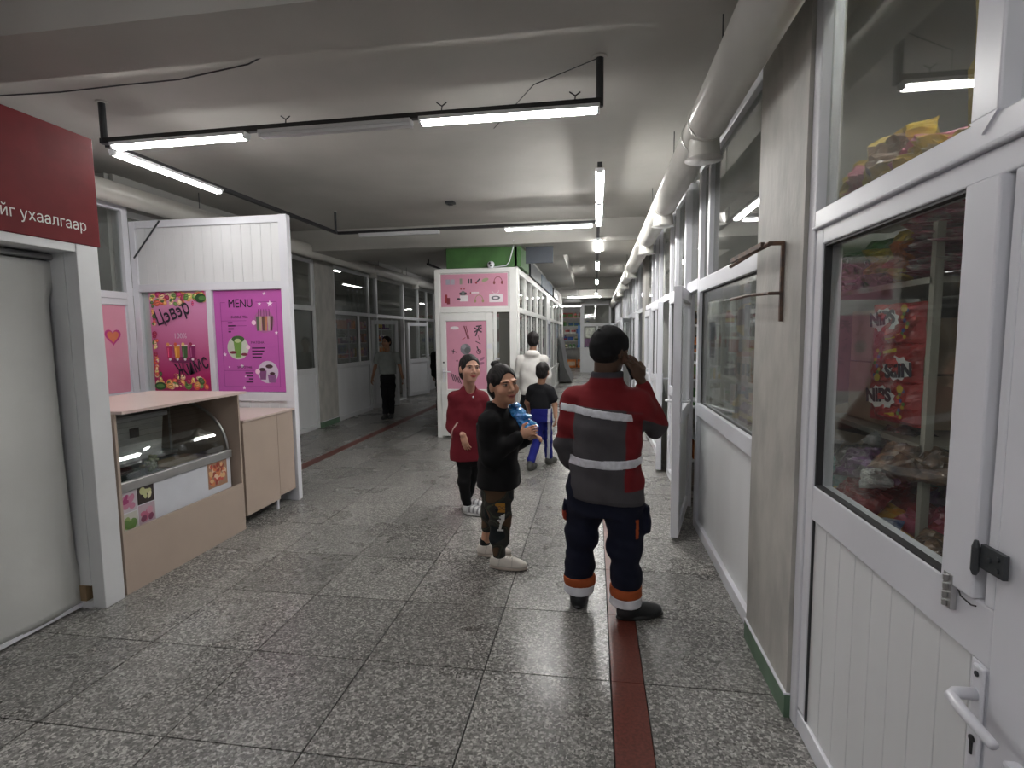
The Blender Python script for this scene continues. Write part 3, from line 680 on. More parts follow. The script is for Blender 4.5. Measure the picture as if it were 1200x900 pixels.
text('100%', .075, P, .33, .535, GREY_L, p1, align='CENTER', h=.009, sx=.9)
text('Жимс', .21, P, .285, .125, BLACK_L, p1, rot=.33, sx=.62, h=.009, bold=.002)
p2_ = root('menu_poster', 'magenta menu poster with stars and three round drink photos', 'poster', (-3.3, 4.8, 1.57))
G().box(-3.712, -2.968, 4.829, 4.831, 1.075, 2.072).build('poster_sheet', mat('magenta_print', (.50, .10, .40), .3, var=.03), p2_)
P = Print((-3.712, 4.829, 1.075), (1, 0, 0), (0, 0, 1), (0, -1, 0))
LN = (.2, .03, .18); K = (.05, .01, .05); WH = (.85, .6, .8)
for a, b_ in (((.07, .05), (.07, .88)), ((.07, .88), (.12, .88)), ((.45, .88), (.67, .88)), ((.67, .88), (.67, .05)), ((.67, .05), (.07, .05)), ((.07, .70), (.34, .70)), ((.36, .45), (.67, .45)), ((.07, .21), (.4, .21))): P.line(a, b_, .004, LN)
for (u, v, ws) in ((.14, .675, (.05, .1)), (.14, .645, (.08, .2)), (.14, .615, (.06, .1)), (.14, .588, (.03, 0)), (.385, .425, (.14, 0)), (.385, .395, (.13, 0)), (.385, .365, (.11, 0)), (.385, .335, (.1, 0))):
    P.rect(u, v, u + ws[0], v + .013, K)
    if ws[1]: P.rect(u + ws[0], v + .004, u + ws[0] + ws[1] * .6, v + .008, LN)
for k, w_ in enumerate((.08, .07, .045, .075)): P.rect(.38 - w_, .18 - k * .03, .38, .193 - k * .03, K)
def circ(u, v, r, base): P.disc(u, v, r, base, n=24)
circ(.53, .69, .11, (.40, .12, .3))
for k, cc in enumerate(((.1, .12, .08), (.5, .35, .25), (.12, .06, .04), (.5, .2, .1), (.45, .35, .3), (.1, .05, .05))): P.poly([(.45 + k * .03, .60), (.474 + k * .028, .60), (.478 + k * .03, .74), (.446 + k * .03, .74)], cc)
for k in range(5): P.line((.47 + k * .03, .74), (.475 + k * .028, .81), .005, K)
circ(.235, .435, .115, (.55, .6, .5)); P.disc(.24, .52, .07, (.05, .12, .03), .035); P.poly([(.205, .34), (.265, .34), (.28, .50), (.19, .50)], (.16, .32, .06)); P.disc(.235, .505, .035, (.5, .6, .3), .02); P.disc(.18, .39, .04, (.2, .02, .05), .015); P.disc(.3, .37, .035, (.2, .02, .05), .015)
circ(.545, .195, .11, (.60, .52, .62)); P.poly([(.46, .12), (.52, .12), (.53, .21), (.45, .21)], (.22, .07, .2)); P.poly([(.55, .09), (.62, .09), (.63, .17), (.54, .17)], (.25, .1, .25))
for a in ((.485, .22, .035), (.56, .25, .04), (.59, .18, .03)): P.disc(*a, (.06, .02, .03), a[2] * .5)
for u, v, r in ((.49, .86, .022), (.60, .86, .034), (.545, .96, .02), (.655, .58, .02), (.09, .37, .022), (.27, .255, .024), (.13, .245, .012), (.28, .04, .022), (.30, .15, .012)): P.star(u, v, r, (.9, .75, .85))
for u, v, r in ((.42, .68, .024), (.345, .44, .022), (.435, .20, .026)): P.disc(u, v, r, (.85, .6, .72))
P.build('printed_drinks', p2_)
text('MENU', .118, P, .155, .83, BLACK_L, p2_, h=.006, sx=.82)
text('BUBBLE TEA', .034, P, .18, .725, BLACK_L, p2_, h=.006)
text('MATCHA', .034, P, .38, .475, BLACK_L, p2_, h=.006)
text('SMOOTHIE', .032, P, .22, .232, BLACK_L, p2_, h=.006)

# ------------------------------------------------------------------ display counter with curved glass cooler
ct = root('display_counter', 'beige laminate counter with an open front around the curved glass cooler', 'counter', (-3.2, 3.4, 0))
yA, yB = 2.83, 4.0
G().box(-3.72, -2.84, yA, yB + .015, 1.15, 1.168).build('worktop', BEIGE_T, ct)
G().box(-3.70, -2.90, yB - .018, yB, 0, 1.15).build('side_panel', BEIGE, ct)
G().box(-3.70, -2.90, yA, yA + .018, 0, 1.15).build('side_panel', BEIGE, ct)
G().box(-2.918, -2.90, yA + .018, yB - .018, 0, .40).build('front_panel', BEIGE, ct)
G().box(-3.70, -3.69, yA + .018, yB - .018, 0, 1.15).build('back_panel', DARKM, ct)
co = root('glass_cooler', 'white curved glass food cooler standing inside the beige counter', 'cooler', (-3.25, 3.4, .4))
c0, c1 = yA + .04, yB - .06
WPL = mat('white_enamel', (.62, .64, .69), .3, var=.03)
G().box(-3.60, -2.965, c0, c1, .05, .64).build('cooler_body', WPL, co, bevel=.006)
G().box(-2.99, -2.95, c0 - .005, c1 + .005, .632, .695).build('front_rail', STEEL, co, bevel=.004)
G().box(-3.55, -3.0, c0 + .02, c1 - .02, .641, .646).build('tray_floor', DARKM, co)
g = G(); N = 14; arc = [(-3.42 + .44 * math.sin(math.pi / 2 * i / N), .695 + .40 * math.cos(math.pi / 2 * i / N)) for i in range(N + 1)]
for (xa, za), (xb, zb) in zip(arc, arc[1:]):
    nx, nz = za - zb, xb - xa; L = math.hypot(nx, nz); nx, nz = -nx / L * -.005, nz / L * .005
    g.prism([(xa, c0, za), (xb, c0, zb), (xb + abs(nx), c0, zb + nz), (xa + abs(nx), c0, za + nz)], (0, c1 - c0, 0))
g.build('curved_glass', glass_mat('cooler_glass', tint=(.9, .93, .93), refl=1.5), co)
for y in (c0 + .01, c1 - .01):
    G().tube([(x_, y, z_) for x_, z_ in arc], .012, 8).build('glass_frame', STEEL, co, smooth=True)
G().tube([(-3.43, c0, 1.09), (-3.43, c1, 1.09)], .014, 8).build('top_bar', STEEL, co)
G().tube([(-3.40, c1 - .12, 1.08), (-3.36, c1 - .16, .70)], .009, 6).build('inner_bar', STEEL, co)
P = Print((-2.9645, c0, .05), (0, 1, 0), (0, 0, 1), (1, 0, 0))
# printed food photos
RR = random.Random(9)
def photo(u0, v0, u1, v1, base, blobs, n_=12, sz=.03):
    P.rect(u0, v0, u1, v1, base); pr_ = min(sz, (u1 - u0) / 4)
    for _ in range(n_):
        cc = RR.choice(blobs); P.disc(RR.uniform(u0 + pr_, u1 - pr_), RR.uniform(v0 + pr_, v1 - pr_), pr_ * RR.uniform(.5, 1), cc, pr_ * RR.uniform(.4, .9), rot=RR.random() * 3)
photo(.02, .445, .145, .575, (.5, .45, .5), ((.35, .05, .16), (.5, .2, .3)), 9)
photo(.15, .465, .285, .59, (.03, .02, .02), ((.5, .5, .25), (.65, .62, .4)), 5, .04)
photo(.02, .31, .145, .44, (.5, .5, .45), ((.12, .22, .06), (.25, .35, .12)), 12)
photo(.15, .33, .285, .46, (.45, .35, .4), ((.45, .12, .2), (.55, .28, .35), (.2, .05, .1)), 9)
photo(.80, .38, 1.02, .58, (.35, .2, .13), ((.6, .2, .08), (.65, .4, .2), (.3, .05, .03), (.7, .5, .35), (.5, .08, .06)), 46, .026)
P.build('food_photos', co)
for k, (y, h_, c_) in enumerate(((3.02, .10, 0), (3.26, .07, 0), (3.5, .05, 0))):
    pass
TRAYM = glass_mat('clear_plastic', tint=(.8, .84, .83), refl=2.)
g = G(); g.box(-3.3, -3.05, 2.92, 3.15, .648, .651)
for bx in ((-3.3, -3.296, 2.92, 3.15), (-3.054, -3.05, 2.92, 3.15), (-3.3, -3.05, 2.92, 2.924), (-3.3, -3.05, 3.146, 3.15)): g.box(*bx, .651, .735)
tag(g.build('clear_tray', TRAYM), 'empty clear plastic tray in the near end of the cooler', 'tray')
g = G().box(-3.35, -3.05, 3.45, 3.88, .648, .665)
tag(g.build('wooden_board', WOODE), 'brown wooden board lying in the cooler', 'board')
jar = root('herb_jar', 'clear jar of pale green herbs standing in the cooler', 'jar', (-3.13, 3.33, .648))
g = G().lathe((-3.13, 3.33, .648), [(.035, 0), (.04, .01), (.04, .08), (.035, .095)], 16); g.build('jar_glass', TRAYM, jar, smooth=True)
g = G()
for k in range(40):
    a = RR.random() * 6.28; r_ = RR.uniform(0, .04); z = RR.uniform(.02, .13)
    g.ell((-3.13 + r_ * math.cos(a), 3.33 + r_ * math.sin(a), .65 + z), (.012, .009, .01), nu=6, nv=4)
g.build('herbs', mat('herb_green', (.25, .30, .14), .6, col2=(.5, .5, .35), scale=60), jar)
# white lidded tub behind the glass
tub = root('plastic_tub', 'white plastic tub with a lid standing on the shelf behind the curved glass', 'tub', (-3.5, 3.55, .7))
G().prism([(-3.42, 3.36, .691), (-3.42, 3.74, .691), (-3.42, 3.78, 1.0), (-3.42, 3.32, 1.0)], (-.2, 0, 0)).build('tub_body', mat('cloudy_plastic', (.75, .76, .75), .35), tub)
G().box(-3.64, -3.39, 3.30, 3.80, 1.0, 1.04).build('tub_lid', PVC, tub, bevel=.006)
G().box(-3.419, -3.415, 3.46, 3.54, .87, .94).build('tub_label', DARKM, tub)
G().box(-3.68, -3.44, c0, c1, .665, .69).build('rear_shelf', STEEL, co)

# lower cupboard
lc = root('low_cupboard', 'low beige laminate cupboard with two doors beside the cooler counter', 'cupboard', (-3.2, 4.4, 0))
G().box(-3.5, -2.885, 4.02, 4.79, .905, .922).build('worktop', BEIGE_T, lc)
G().box(-3.48, -2.925, 4.03, 4.785, .19, .905).build('cupboard_body', DARKM, lc)
G().box(-2.92, -2.90, 4.03, 4.515, .10, .90).build('cupboard_door', BEIGE, lc); G().box(-2.92, -2.90, 4.52, 4.775, .13, .90).build('cupboard_door', BEIGE, lc)
G().box(-2.94, -2.925, 4.50, 4.53, 0, .19).build('leg', PVC, lc); G().box(-3.45, -3.42, 4.74, 4.77, 0, .19).build('leg', PVC, lc); G().box(-3.45, -3.42, 4.04, 4.07, 0, .19).build('leg', PVC, lc)

# ------------------------------------------------------------------ kiosk island in the middle
KX0, KX1, KY0 = -2.44, -1.15, 8.1
k = root('wall_kiosk', kind='structure', loc=(-1.8, 8.1, 0))
PW = mat('kiosk_pvc', (.72, .72, .70), .35, var=.03)
G().box(KX0, KX0 + .08, KY0, KY0 + .07, 0, 2.62).build('frame_post', PW, k, bevel=.004)
G().box(-1.27, KX1, KY0, KY0 + .10, 0, 2.62).build('corner_post', PW, k, bevel=.006)
G().box(-1.52, -1.47, KY0, KY0 + .06, 0, 2.02).build('frame_post', PW, k)
for z0, z1 in ((2.56, 2.62), (1.96, 2.03)): G().box(KX0 + .08, -1.27, KY0 + .002, KY0 + .066, z0, z1).build('frame_rail', PW, k, bevel=.004)
G().box(KX0 + .08, -1.27, KY0 + .03, KY0 + .05, 2.03, 2.56).build('backing_board', PW, k)
G().box(-1.47, -1.27, KY0 + .03, KY0 + .035, .97, 1.96).build('glass_pane', GLASS_D, k)
G().box(-1.47, -1.27, KY0 + .20, KY0 + .22, .97, 1.96).build('brown_curtain', mat('brown_curtain', (.13, .10, .065), .8, var=.2, scale=10, stretch=(1, 1, .1)), k)
G().box(-1.47, -1.27, KY0 + .02, KY0 + .05, 0, .97).build('lower_panel', PW, k)
G().box(KX0, KX0 + .03, KY0 + .07, 9.9, 0, 2.62).build('side_panel', PW, k)
G().box(KX0, KX0 + .05, 9.9, 20.0, 0, 2.5).build('side_panel', PVC_D, k)
G().box(KX0, KX1, KY0 + .1, 20, 2.60, 2.64).build('kiosk_roof', PW, k)
dr = root('door_kiosk', kind='structure', loc=(-2.0, 8.1, 0))
yk = KY0 - .012
for bx in ((-2.36, -2.27, .03, 1.95), (-1.63, -1.53, .03, 1.95)): G().box(bx[0], bx[1], yk, yk + .05, bx[2], bx[3]).build('leaf_stile', PW, dr, bevel=.004)
for bx in ((.03, .13), (.66, .77), (1.83, 1.95)): G().box(-2.27, -1.63, yk, yk + .05, bx[0], bx[1]).build('leaf_rail', PW, dr, bevel=.004)
G().box(-2.27, -1.63, yk + .02, yk + .03, .13, .66).build('lower_panel', PW, dr); G().box(-2.22, -1.68, yk + .012, yk + .02, .18, .61).build('raised_panel', PW, dr, bevel=.004)
G().box(-2.27, -1.63, yk + .02, yk + .03, .77, 1.83).build('backing_board', PW, dr)
g = G().box(-2.33, -2.30, yk - .01, yk, .88, 1.10); g.tube([(-2.315, yk, 1.05), (-2.315, yk - .05, 1.05), (-2.20, yk - .05, 1.045)], .009, 8)
g.build('door_handle', PVC, dr)
G().cyl((-2.315, yk - .003, 1.19), (-2.315, yk, 1.19), .014, 12).build('lock_hole', BLACK, dr)
PK2 = mat('kiosk_pink_print', (.60, .27, .37), .4, var=.03)
def product_prints(P, W_, H_, seed, n_rows, n_cols):
    q = random.Random(seed); K = (.04, .03, .04); RD = (.3, .02, .03); WHT = (.7, .65, .66); GR = (.3, .32, .2); pick = [K, RD, WHT, GR, (.25, .1, .12), (.3, .3, .33)]
    for i in range(n_rows):
        for j in range(n_cols):
            u = W_ * (j + .5) / n_cols + q.uniform(-.01, .01); v = H_ * (i + .5) / n_rows + q.uniform(-.015, .015); s_ = min(W_ / n_cols, H_ / n_rows) * .34
            t = q.choice('hpbncl'); c_ = q.choice(pick); c2_ = q.choice(pick)
            if t == 'h': P.arc(u, v, s_, 0, math.pi, s_ * .18, c_); P.disc(u - s_, v - s_ * .2, s_ * .28, c_, s_ * .4); P.disc(u + s_, v - s_ * .2, s_ * .28, c_, s_ * .4)
            elif t == 'p': P.rect(u - s_ * .5, v - s_ * .8, u - s_ * .05, v + s_ * .7, c_); P.rect(u + s_ * .05, v - s_ * .7, u + s_ * .5, v + s_ * .8, c2_)
            elif t == 'b': P.rect(u - s_ * .8, v - s_ * .5, u + s_ * .8, v + s_ * .5, WHT); P.disc(u, v, s_ * .4, c_, s_ * .25)
            elif t == 'n': P.line((u - s_ * .6, v - s_ * .6), (u + s_ * .6, v + s_ * .6), s_ * .35, c_); P.disc(u - s_ * .6, v - s_ * .6, s_ * .25, c2_)
            elif t == 'c': P.arc(u, v, s_ * .7, 0, 6.28, s_ * .12, c_); P.line((u, v - s_ * .7), (u + s_ * .6, v - s_), s_ * .12, c_)
            else: P.line((u - s_ * .4, v - s_ * .8), (u - s_ * .1, v + s_ * .8), s_ * .16, c_); P.line((u + s_ * .4, v - s_ * .8), (u + s_ * .1, v + s_ * .8), s_ * .16, c2_)
pk = root('pink_poster', 'wide pink poster of gadgets above the kiosk door', 'poster', (-1.83, 8.1, 2.29))
G().box(-2.345, -1.30, KY0 + .026, KY0 + .029, 2.05, 2.545).build('poster_sheet', PK2, pk)
P = Print((-2.345, KY0 + .026, 2.05), (1, 0, 0), (0, 0, 1), (0, -1, 0))
K = (.04, .03, .04); RD = (.3, .02, .03); WHT = (.72, .68, .7)
def headph(u, v, s_, c_): P.arc(u, v, s_, 0, math.pi, s_ * .16, c_, ry=s_ * 1.2); P.disc(u - s_, v - s_ * .25, s_ * .3, c_, s_ * .45); P.disc(u + s_, v - s_ * .25, s_ * .3, c_, s_ * .45)
headph(.90, .37, .06, (.2, .05, .05)); headph(.60, .10, .06, (.3, .28, .12))
P.rect(.08, .34, .15, .42, (.35, .35, .42)); P.rect(.16, .34, .22, .42, (.4, .38, .45)); P.rect(.30, .34, .34, .43, (.25, .28, .2)); P.rect(.43, .35, .455, .42, K); P.rect(.47, .35, .495, .42, K)
P.line((.56, .36), (.62, .42), .02, K); P.disc(.56, .36, .018, RD); P.disc(.70, .40, .055, (.3, .33, .18), .025, rot=.3); P.disc(.35, .20, .04, (.15, .15, .15)); P.disc(.31, .20, .02, K); P.disc(.39, .2, .02, K)
P.disc(.32, .27, .012, RD); P.disc(.37, .27, .012, RD); P.line((.46, .21), (.60, .21), .02, WHT); P.disc(.47, .21, .012, RD)
P.rect(.06, .06, .10, .19, RD); P.rect(.09, .04, .14, .14, (.2, .02, .03)); P.rect(.30, .08, .43, .17, WHT); P.disc(.28, .12, .03, K, .015); P.rect(.76, .06, .97, .18, WHT); P.disc(.86, .125, .07, (.1, .1, .12), .03); P.disc(.86, .125, .04, WHT, .015)
P.arc(.86, .24, .05, 3.5, 6.2, .006, WHT)
P.build('printed_gadgets', pk)
pk = root('pink_poster', 'tall pink poster of gadgets filling the kiosk door glass', 'poster', (-1.95, 8.1, 1.3))
G().box(-2.265, -1.635, yk + .016, yk + .019, .775, 1.825).build('poster_sheet', PK2, pk)
P = Print((-2.265, yk + .016, .775), (1, 0, 0), (0, 0, 1), (0, -1, 0))
for k2 in range(5): P.line((.06 + k2 * .03, .25 - k2 * .015), (.10 + k2 * .03, .12 - k2 * .01), .014, K)
P.disc(.13, .95, .07, WHT, .025); P.line((.28, .98), (.34, .78), .018, (.15, .02, .03)); P.line((.31, .98), (.36, .78), .012, (.15, .02, .03))
for a in ((.44, .95, .56, .88), (.44, .88, .56, .95), (.46, .82, .52, .97), (.47, .97, .56, .98)): P.line(a[:2], a[2:], .02, K)
P.line((.08, .60), (.16, .57), .014, K); P.line((.10, .55), (.11, .62), .012, K); P.line((.24, .76), (.30, .80), .01, RD)
P.disc(.30, .62, .085, (.2, .2, .22)); P.disc(.27, .66, .04, (.3, .3, .32)); P.disc(.33, .6, .05, (.12, .12, .13))
P.line((.46, .74), (.54, .70), .012, K); P.line((.48, .66), (.52, .56), .018, K); P.arc(.51, .58, .035, 0, 6.28, .01, K); P.disc(.16, .44, .014, K); P.line((.5, .84), (.52, .76), .012, (.2, .1, .1))
P.disc(.56, .47, .045, (.3, .12, .2), .02, rot=.6); P.disc(.55, .40, .045, (.3, .12, .2), .02, rot=.3)
P.build('printed_gadgets', pk)
rp = G().box(-2.49, -2.45, 8.55, 8.9, 1.99, 2.5); tag(rp.build('red_signboard', mat('dull_red_board', (.16, .03, .04), .5)), 'narrow dull red signboard on the left side of the kiosk', 'sign')
sw_ = G().box(-1.615, -1.545, yk - .004, yk - .001, 1.40, 1.48); 
tag(sw_.build('small_notice', PVC), 'small white paper notice on the kiosk door stile', 'notice')
# dome camera on top
dc = root('dome_camera', 'small white round camera with black lenses on top of the kiosk', 'camera', (-1.55, 8.12, 2.62))
G().ell((-1.55, 8.12, 2.675), (.055, .055, .055)).build('camera_ball', PVC, dc, smooth=True)
G().cyl((-1.55, 8.12, 2.62), (-1.55, 8.12, 2.64), .04, 16).build('camera_foot', PVC, dc)
G().cyl((-1.56, 8.063, 2.69), (-1.56, 8.075, 2.69), .018, 12).build('lens', BLACK, dc); G().cyl((-1.545, 8.063, 2.655), (-1.545, 8.075, 2.655), .014, 12).build('lens', BLACK, dc)
tag(G().tube([(-1.52, 8.15, 2.64), (-1.32, 8.16, 2.66), (-1.27, 8.16, 2.72), (-1.20, 8.12, 2.94), (-1.18, 7.98, 3.0)], .008, 6).build('white_cable', PVC), 'white cable rising from the kiosk roof to the ceiling', 'cable')
# green block above the roof, dark boards beside it
GRN = mat('green_wall_paint', (.045, .13, .03), .6, var=.12)
g = G().box(-2.27, -1.10, 8.2, 9.2, 2.645, 2.949); g.build('trim_1', GRN, kind='structure')
NAVY = mat('dark_navy_board', (.02, .03, .045), .5)
tag(G().box(-1.04, -.62, 8.30, 8.34, 2.70, 2.949).build('hanging_board', NAVY), 'dark navy board hanging by the beam, right of the green block', 'board')
BLUEB = mat('blue_grey_banner', (.05, .09, .14), .5, col2=(.10, .15, .2), scale=5)
for i, (y0, y1, m_, lb) in enumerate(((9.7, 11.6, DARKM, 'dark grey signboard along the kiosk roof edge, nearest one'), (11.8, 14.8, BLUEB, 'blue grey printed banner on the kiosk roof edge'), (15.2, 17.0, BLACK, 'black banner on the kiosk roof edge, farthest one'))):
    tag(G().box(-1.16, -1.12, y0, y1, 2.66, 2.92).build('signboard', m_), lb, 'sign')
# kiosk side facing the right aisle
def side_unit(y0, y1, mull, nm):
    r = front(nm, KX1, y0, y1, 1, GLASS, pvc=PW, top=2.6, sill=(.6, .68), tr=(1.95, 2.03), mull=mull, post=.08, panel=PW)
    return r
side_unit(8.2, 10.9, (9.1, 9.95), 'window_kiosk')
side_unit(10.9, 13.2, (12.0,), 'window_kiosk')
d = root('door_kiosk', kind='structure', loc=(KX1, 14.1, 0), rot=(0, 0, -math.pi / 2)); leaf(d, .85, handle='R', glass=glass_mat('bluish_glass', tint=(.45, .5, .68), refl=2))
dd = root('window_head', kind='structure', loc=(KX1, 13.7, 0)); G().box(KX1 - .05, KX1, 13.2, 14.15, 1.98, 2.6).build('head_panel', PW, dd)
side_unit(14.15, 16.6, (15.4,), 'window_kiosk'); side_unit(16.6, 20.0, (18.2,), 'window_kiosk')
# leaning dark board at the aisle side
g = G().prism([(-1.12, 17.6, .05), (-.72, 17.6, .05), (-.95, 17.6, .55), (-1.1, 17.6, 1.5)], (0, 2.2, 0)); tag(g.build('leaning_board', mat('grey_dark_board', (.10, .10, .10), .4)), 'dark slanted display stand leaning on the far kiosk side', 'stand')

# ------------------------------------------------------------------ far partition and far shop
fp = root('wall_partition', kind='structure', loc=(.2, 22.6, 0))
for x0, x1 in ((-.56, -.40), (.62, .70)): G().box(x0, x1, 22.6, 22.68, 0, 2.85).build('frame_post', PVC_D, fp)
for x0, x1 in ((.10, .18),): G().box(x0, x1, 22.6, 22.68, 0, 2.0).build('frame_post', PVC_D, fp)
for z0, z1 in ((0, .1), (.95, 1.05), (1.93, 2.05), (2.78, 2.85)): G().box(-.40, .84, 22.6, 22.68, z0, z1).build('frame_rail', PVC_D, fp)
for x0, x1, z0, z1 in ((-.4, .62, 2.05, 2.78), (.7, .84, 2.05, 2.78), (-.4, .1, 1.05, 1.93), (.18, .62, 1.05, 1.93)): G().box(x0, x1, 22.64, 22.645, z0, z1).build('glass_pane', GLASS_D, fp)
for x0, x1 in ((-.4, .1), (.18, .84)): G().box(x0, x1, 22.63, 22.65, .1, .95).build('lower_panel', PVC_D, fp)
G().box(-.4, .84, 22.62, 22.66, 2.85, CEIL).build('filler_board', WALLP, fp)
for i, (x0, x1, z0, z1, c_, lb) in enumerate(((-.38, .08, 1.08, 1.42, (.16, .08, .16), 'dull purple paper on the far white door glass'), (-.34, .04, 1.46, 1.88, (.55, .57, .5), 'pale picture sheet on the far white door glass'), (.22, .58, 1.40, 1.86, (.6, .6, .6), 'white notice on the far right door glass'))):
    tag(G().box(x0, x1, 22.61, 22.614, z0, z1).build('paper_notice', mat('paper_%d' % i, c_, .5, var=.3, scale=9)), lb, 'notice')

# ------------------------------------------------------------------ left aisle shop fronts
LG = GLASS_D
front('window_left', -4.8, 4.9, 8.76, 1, LG, pvc=PVC_D, mull=(6.2, 7.5), sill=(.98, 1.07), tr=(2.06, 2.14))
front('window_left', -4.8, 9.42, 11.06, 1, LG, pvc=PVC_D, mull=(10.5,), umull=(), sill=(1.0, 1.09), tr=(2.03, 2.10))
d = root('door_left', kind='structure', loc=(-4.8, 11.1, 0), rot=(0, 0, math.radians(62))); leaf(d, .75, handle='R', pvc=PVC_D)
dd = root('window_head', kind='structure', loc=(-4.8, 12.4, 0))
G().box(-4.85, -4.79, 11.06, 13.1, 2.03, 2.10).build('frame_rail', PVC_D, dd); G().box(-4.83, -4.825, 11.06, 13.1, 2.1, 2.87).build('glass_pane', LG, dd); G().box(-4.85, -4.79, 11.06, 13.1, 2.87, CEIL).build('filler_board', WALLP, dd)
for y in (11.4, 13.1): G().box(-4.86, -4.78, y, y + .08, 0, 2.9).build('frame_post', PVC_D, dd)
G().box(-4.9, -4.78, 11.5, 13.1, 0, .04).build('threshold', PVC_D, dd)
d = root('door_left', kind='structure', loc=(-4.8, 13.4, 0), rot=(0, 0, math.radians(72))); leaf(d, .9, handle='R', pvc=PVC_D)
front('window_left', -4.8, 14.3, 15.9, 1, LG, pvc=PVC_D, mull=(15.1,), sill=(.9, 1.0), tr=(2.03, 2.10))
dd = root('window_head', kind='structure', loc=(-4.8, 13.7, 0))
G().box(-4.85, -4.79, 13.18, 14.3, 2.03, 2.10).build('frame_rail', PVC_D, dd); G().box(-4.83, -4.825, 13.18, 14.3, 2.1, 2.87).build('glass_pane', LG, dd); G().box(-4.85, -4.79, 13.18, 14.3, 2.87, CEIL).build('filler_board', WALLP, dd)
front('window_left', -4.8, 16.5, 20.5, 1, LG, pvc=PVC_D, mull=(18.5,)); front('window_left', -4.8, 20.5, 24, 1, LG, pvc=PVC_D, mull=(22,))
G().box(-4.8, -2.44, 24, 24.1, 0, CEIL).build('wall_aisle_end', WALLP, kind='structure')
# weak tubes added inside the shops to light their interiors
for i, (x, y, sid) in enumerate(((2.4, 1.0, 0), (2.3, 4.6, 0), (2.3, 9.2, 0), (2.3, 13.4, 0), (2.3, 18.0, 0), (-6.3, 12.3, 0), (-6.3, 7.2, 0), (-1.8, 10.5, 1), (-1.8, 15, 1), (-1.0, 26.5, 0))):
    names = ('nearest right shop', 'second right shop with the hazy window', 'third right shop', 'fourth right shop', 'fifth right shop', 'open left shop', 'first left shop behind the menu wall', 'kiosk front half', 'kiosk rear half', 'far end shop')
    z = 2.5 if sid else CEIL - .04
    lamp((x, y - .5, z), (x, y + .5, z), 'added ceiling tube lamp inside the ' + names[i], m=LAMP_S)
# ------------------------------------------------------------------ goods
ORD = ['first', 'second', 'third', 'fourth', 'fifth', 'sixth', 'seventh', 'eighth', 'ninth', 'tenth', 'eleventh', 'twelfth', 'thirteenth', 'fourteenth', 'fifteenth', 'sixteenth', 'seventeenth', 'eighteenth', 'nineteenth', 'twentieth'] + ['%dth' % i for i in range(21, 60)]
PAL = {'red': (.30, .02, .02), 'dark red': (.14, .015, .02), 'yellow': (.55, .38, .04), 'orange': (.50, .14, .02), 'green': (.05, .18, .04), 'blue': (.03, .09, .30), 'purple': (.14, .04, .18), 'pink': (.50, .12, .20),
       'white': (.60, .60, .57), 'brown': (.20, .12, .07), 'tan': (.50, .38, .26), 'black': (.012, .012, .014), 'teal': (.04, .22, .22), 'grey': (.22, .22, .22), 'dark green': (.02, .07, .03), 'cream': (.6, .52, .38)}
def film(c, c2=None):
    nm = 'film_' + c.replace(' ', '_') + ('_' + c2.replace(' ', '_') if c2 else '')
    return mat(nm, PAL[c], .28, col2=PAL[c2 or c] if c2 else tuple(min(1, k * 1.5 + .01) for k in PAL[c]), scale=22, spec=.7, coat=.3, bump=.5, bscale=45)
def paperm(c): return mat('carton_' + c.replace(' ', '_'), PAL[c], .6, var=.08, scale=10)
def bag_mesh(w_, h_, d_, ms, seed=0, n=12, crim=.02):
    q = random.Random(seed); ph = [q.uniform(0, 6) for _ in range(6)]; g = G()
    for sd in (-1, 1):
        vs = []
        for j in range(n + 1):
            for i in range(n + 1):
                u, v = i / n * 2 - 1, j / n * 2 - 1
                t = max(0, (1 - abs(u) ** 2.6)) ** .6 * max(0, (1 - abs(v) ** 3.5)) ** .6
                t *= 1 + .22 * math.sin(5 * u + ph[0] + 3 * v) + .18 * math.sin(7 * v + ph[1] + 2 * u)
                if n > 8: t *= 1 + q.uniform(-.30, .30)
                if i in (0, n) or j in (0, n): t = 0
                x = u * w_ / 2 * (1 - .05 * (1 - abs(v)) ** 2 + .015 * math.sin(9 * v + ph[2])); z = v * h_ / 2 * (1 + .02 * math.sin(8 * u + ph[3]))
                vs.append((x, sd * d_ / 2 * t, z))
        fs = []
        for j in range(n):
            for i in range(n):
                a = j * (n + 1) + i; f = (a, a + 1, a + n + 2, a + n + 1); fs.append(f if sd < 0 else f[::-1])
        mi = 0; g._add(vs, fs, mi)
        for k, f in enumerate(fs):
            j, i = divmod(k, n)
            if len(ms) > 1 and n * .22 < j < n * .75 and n * .15 < i < n * .85: g.m[-len(fs) + k] = 1
    me = g.mesh('plastic_package', ms, smooth=n <= 8); return me
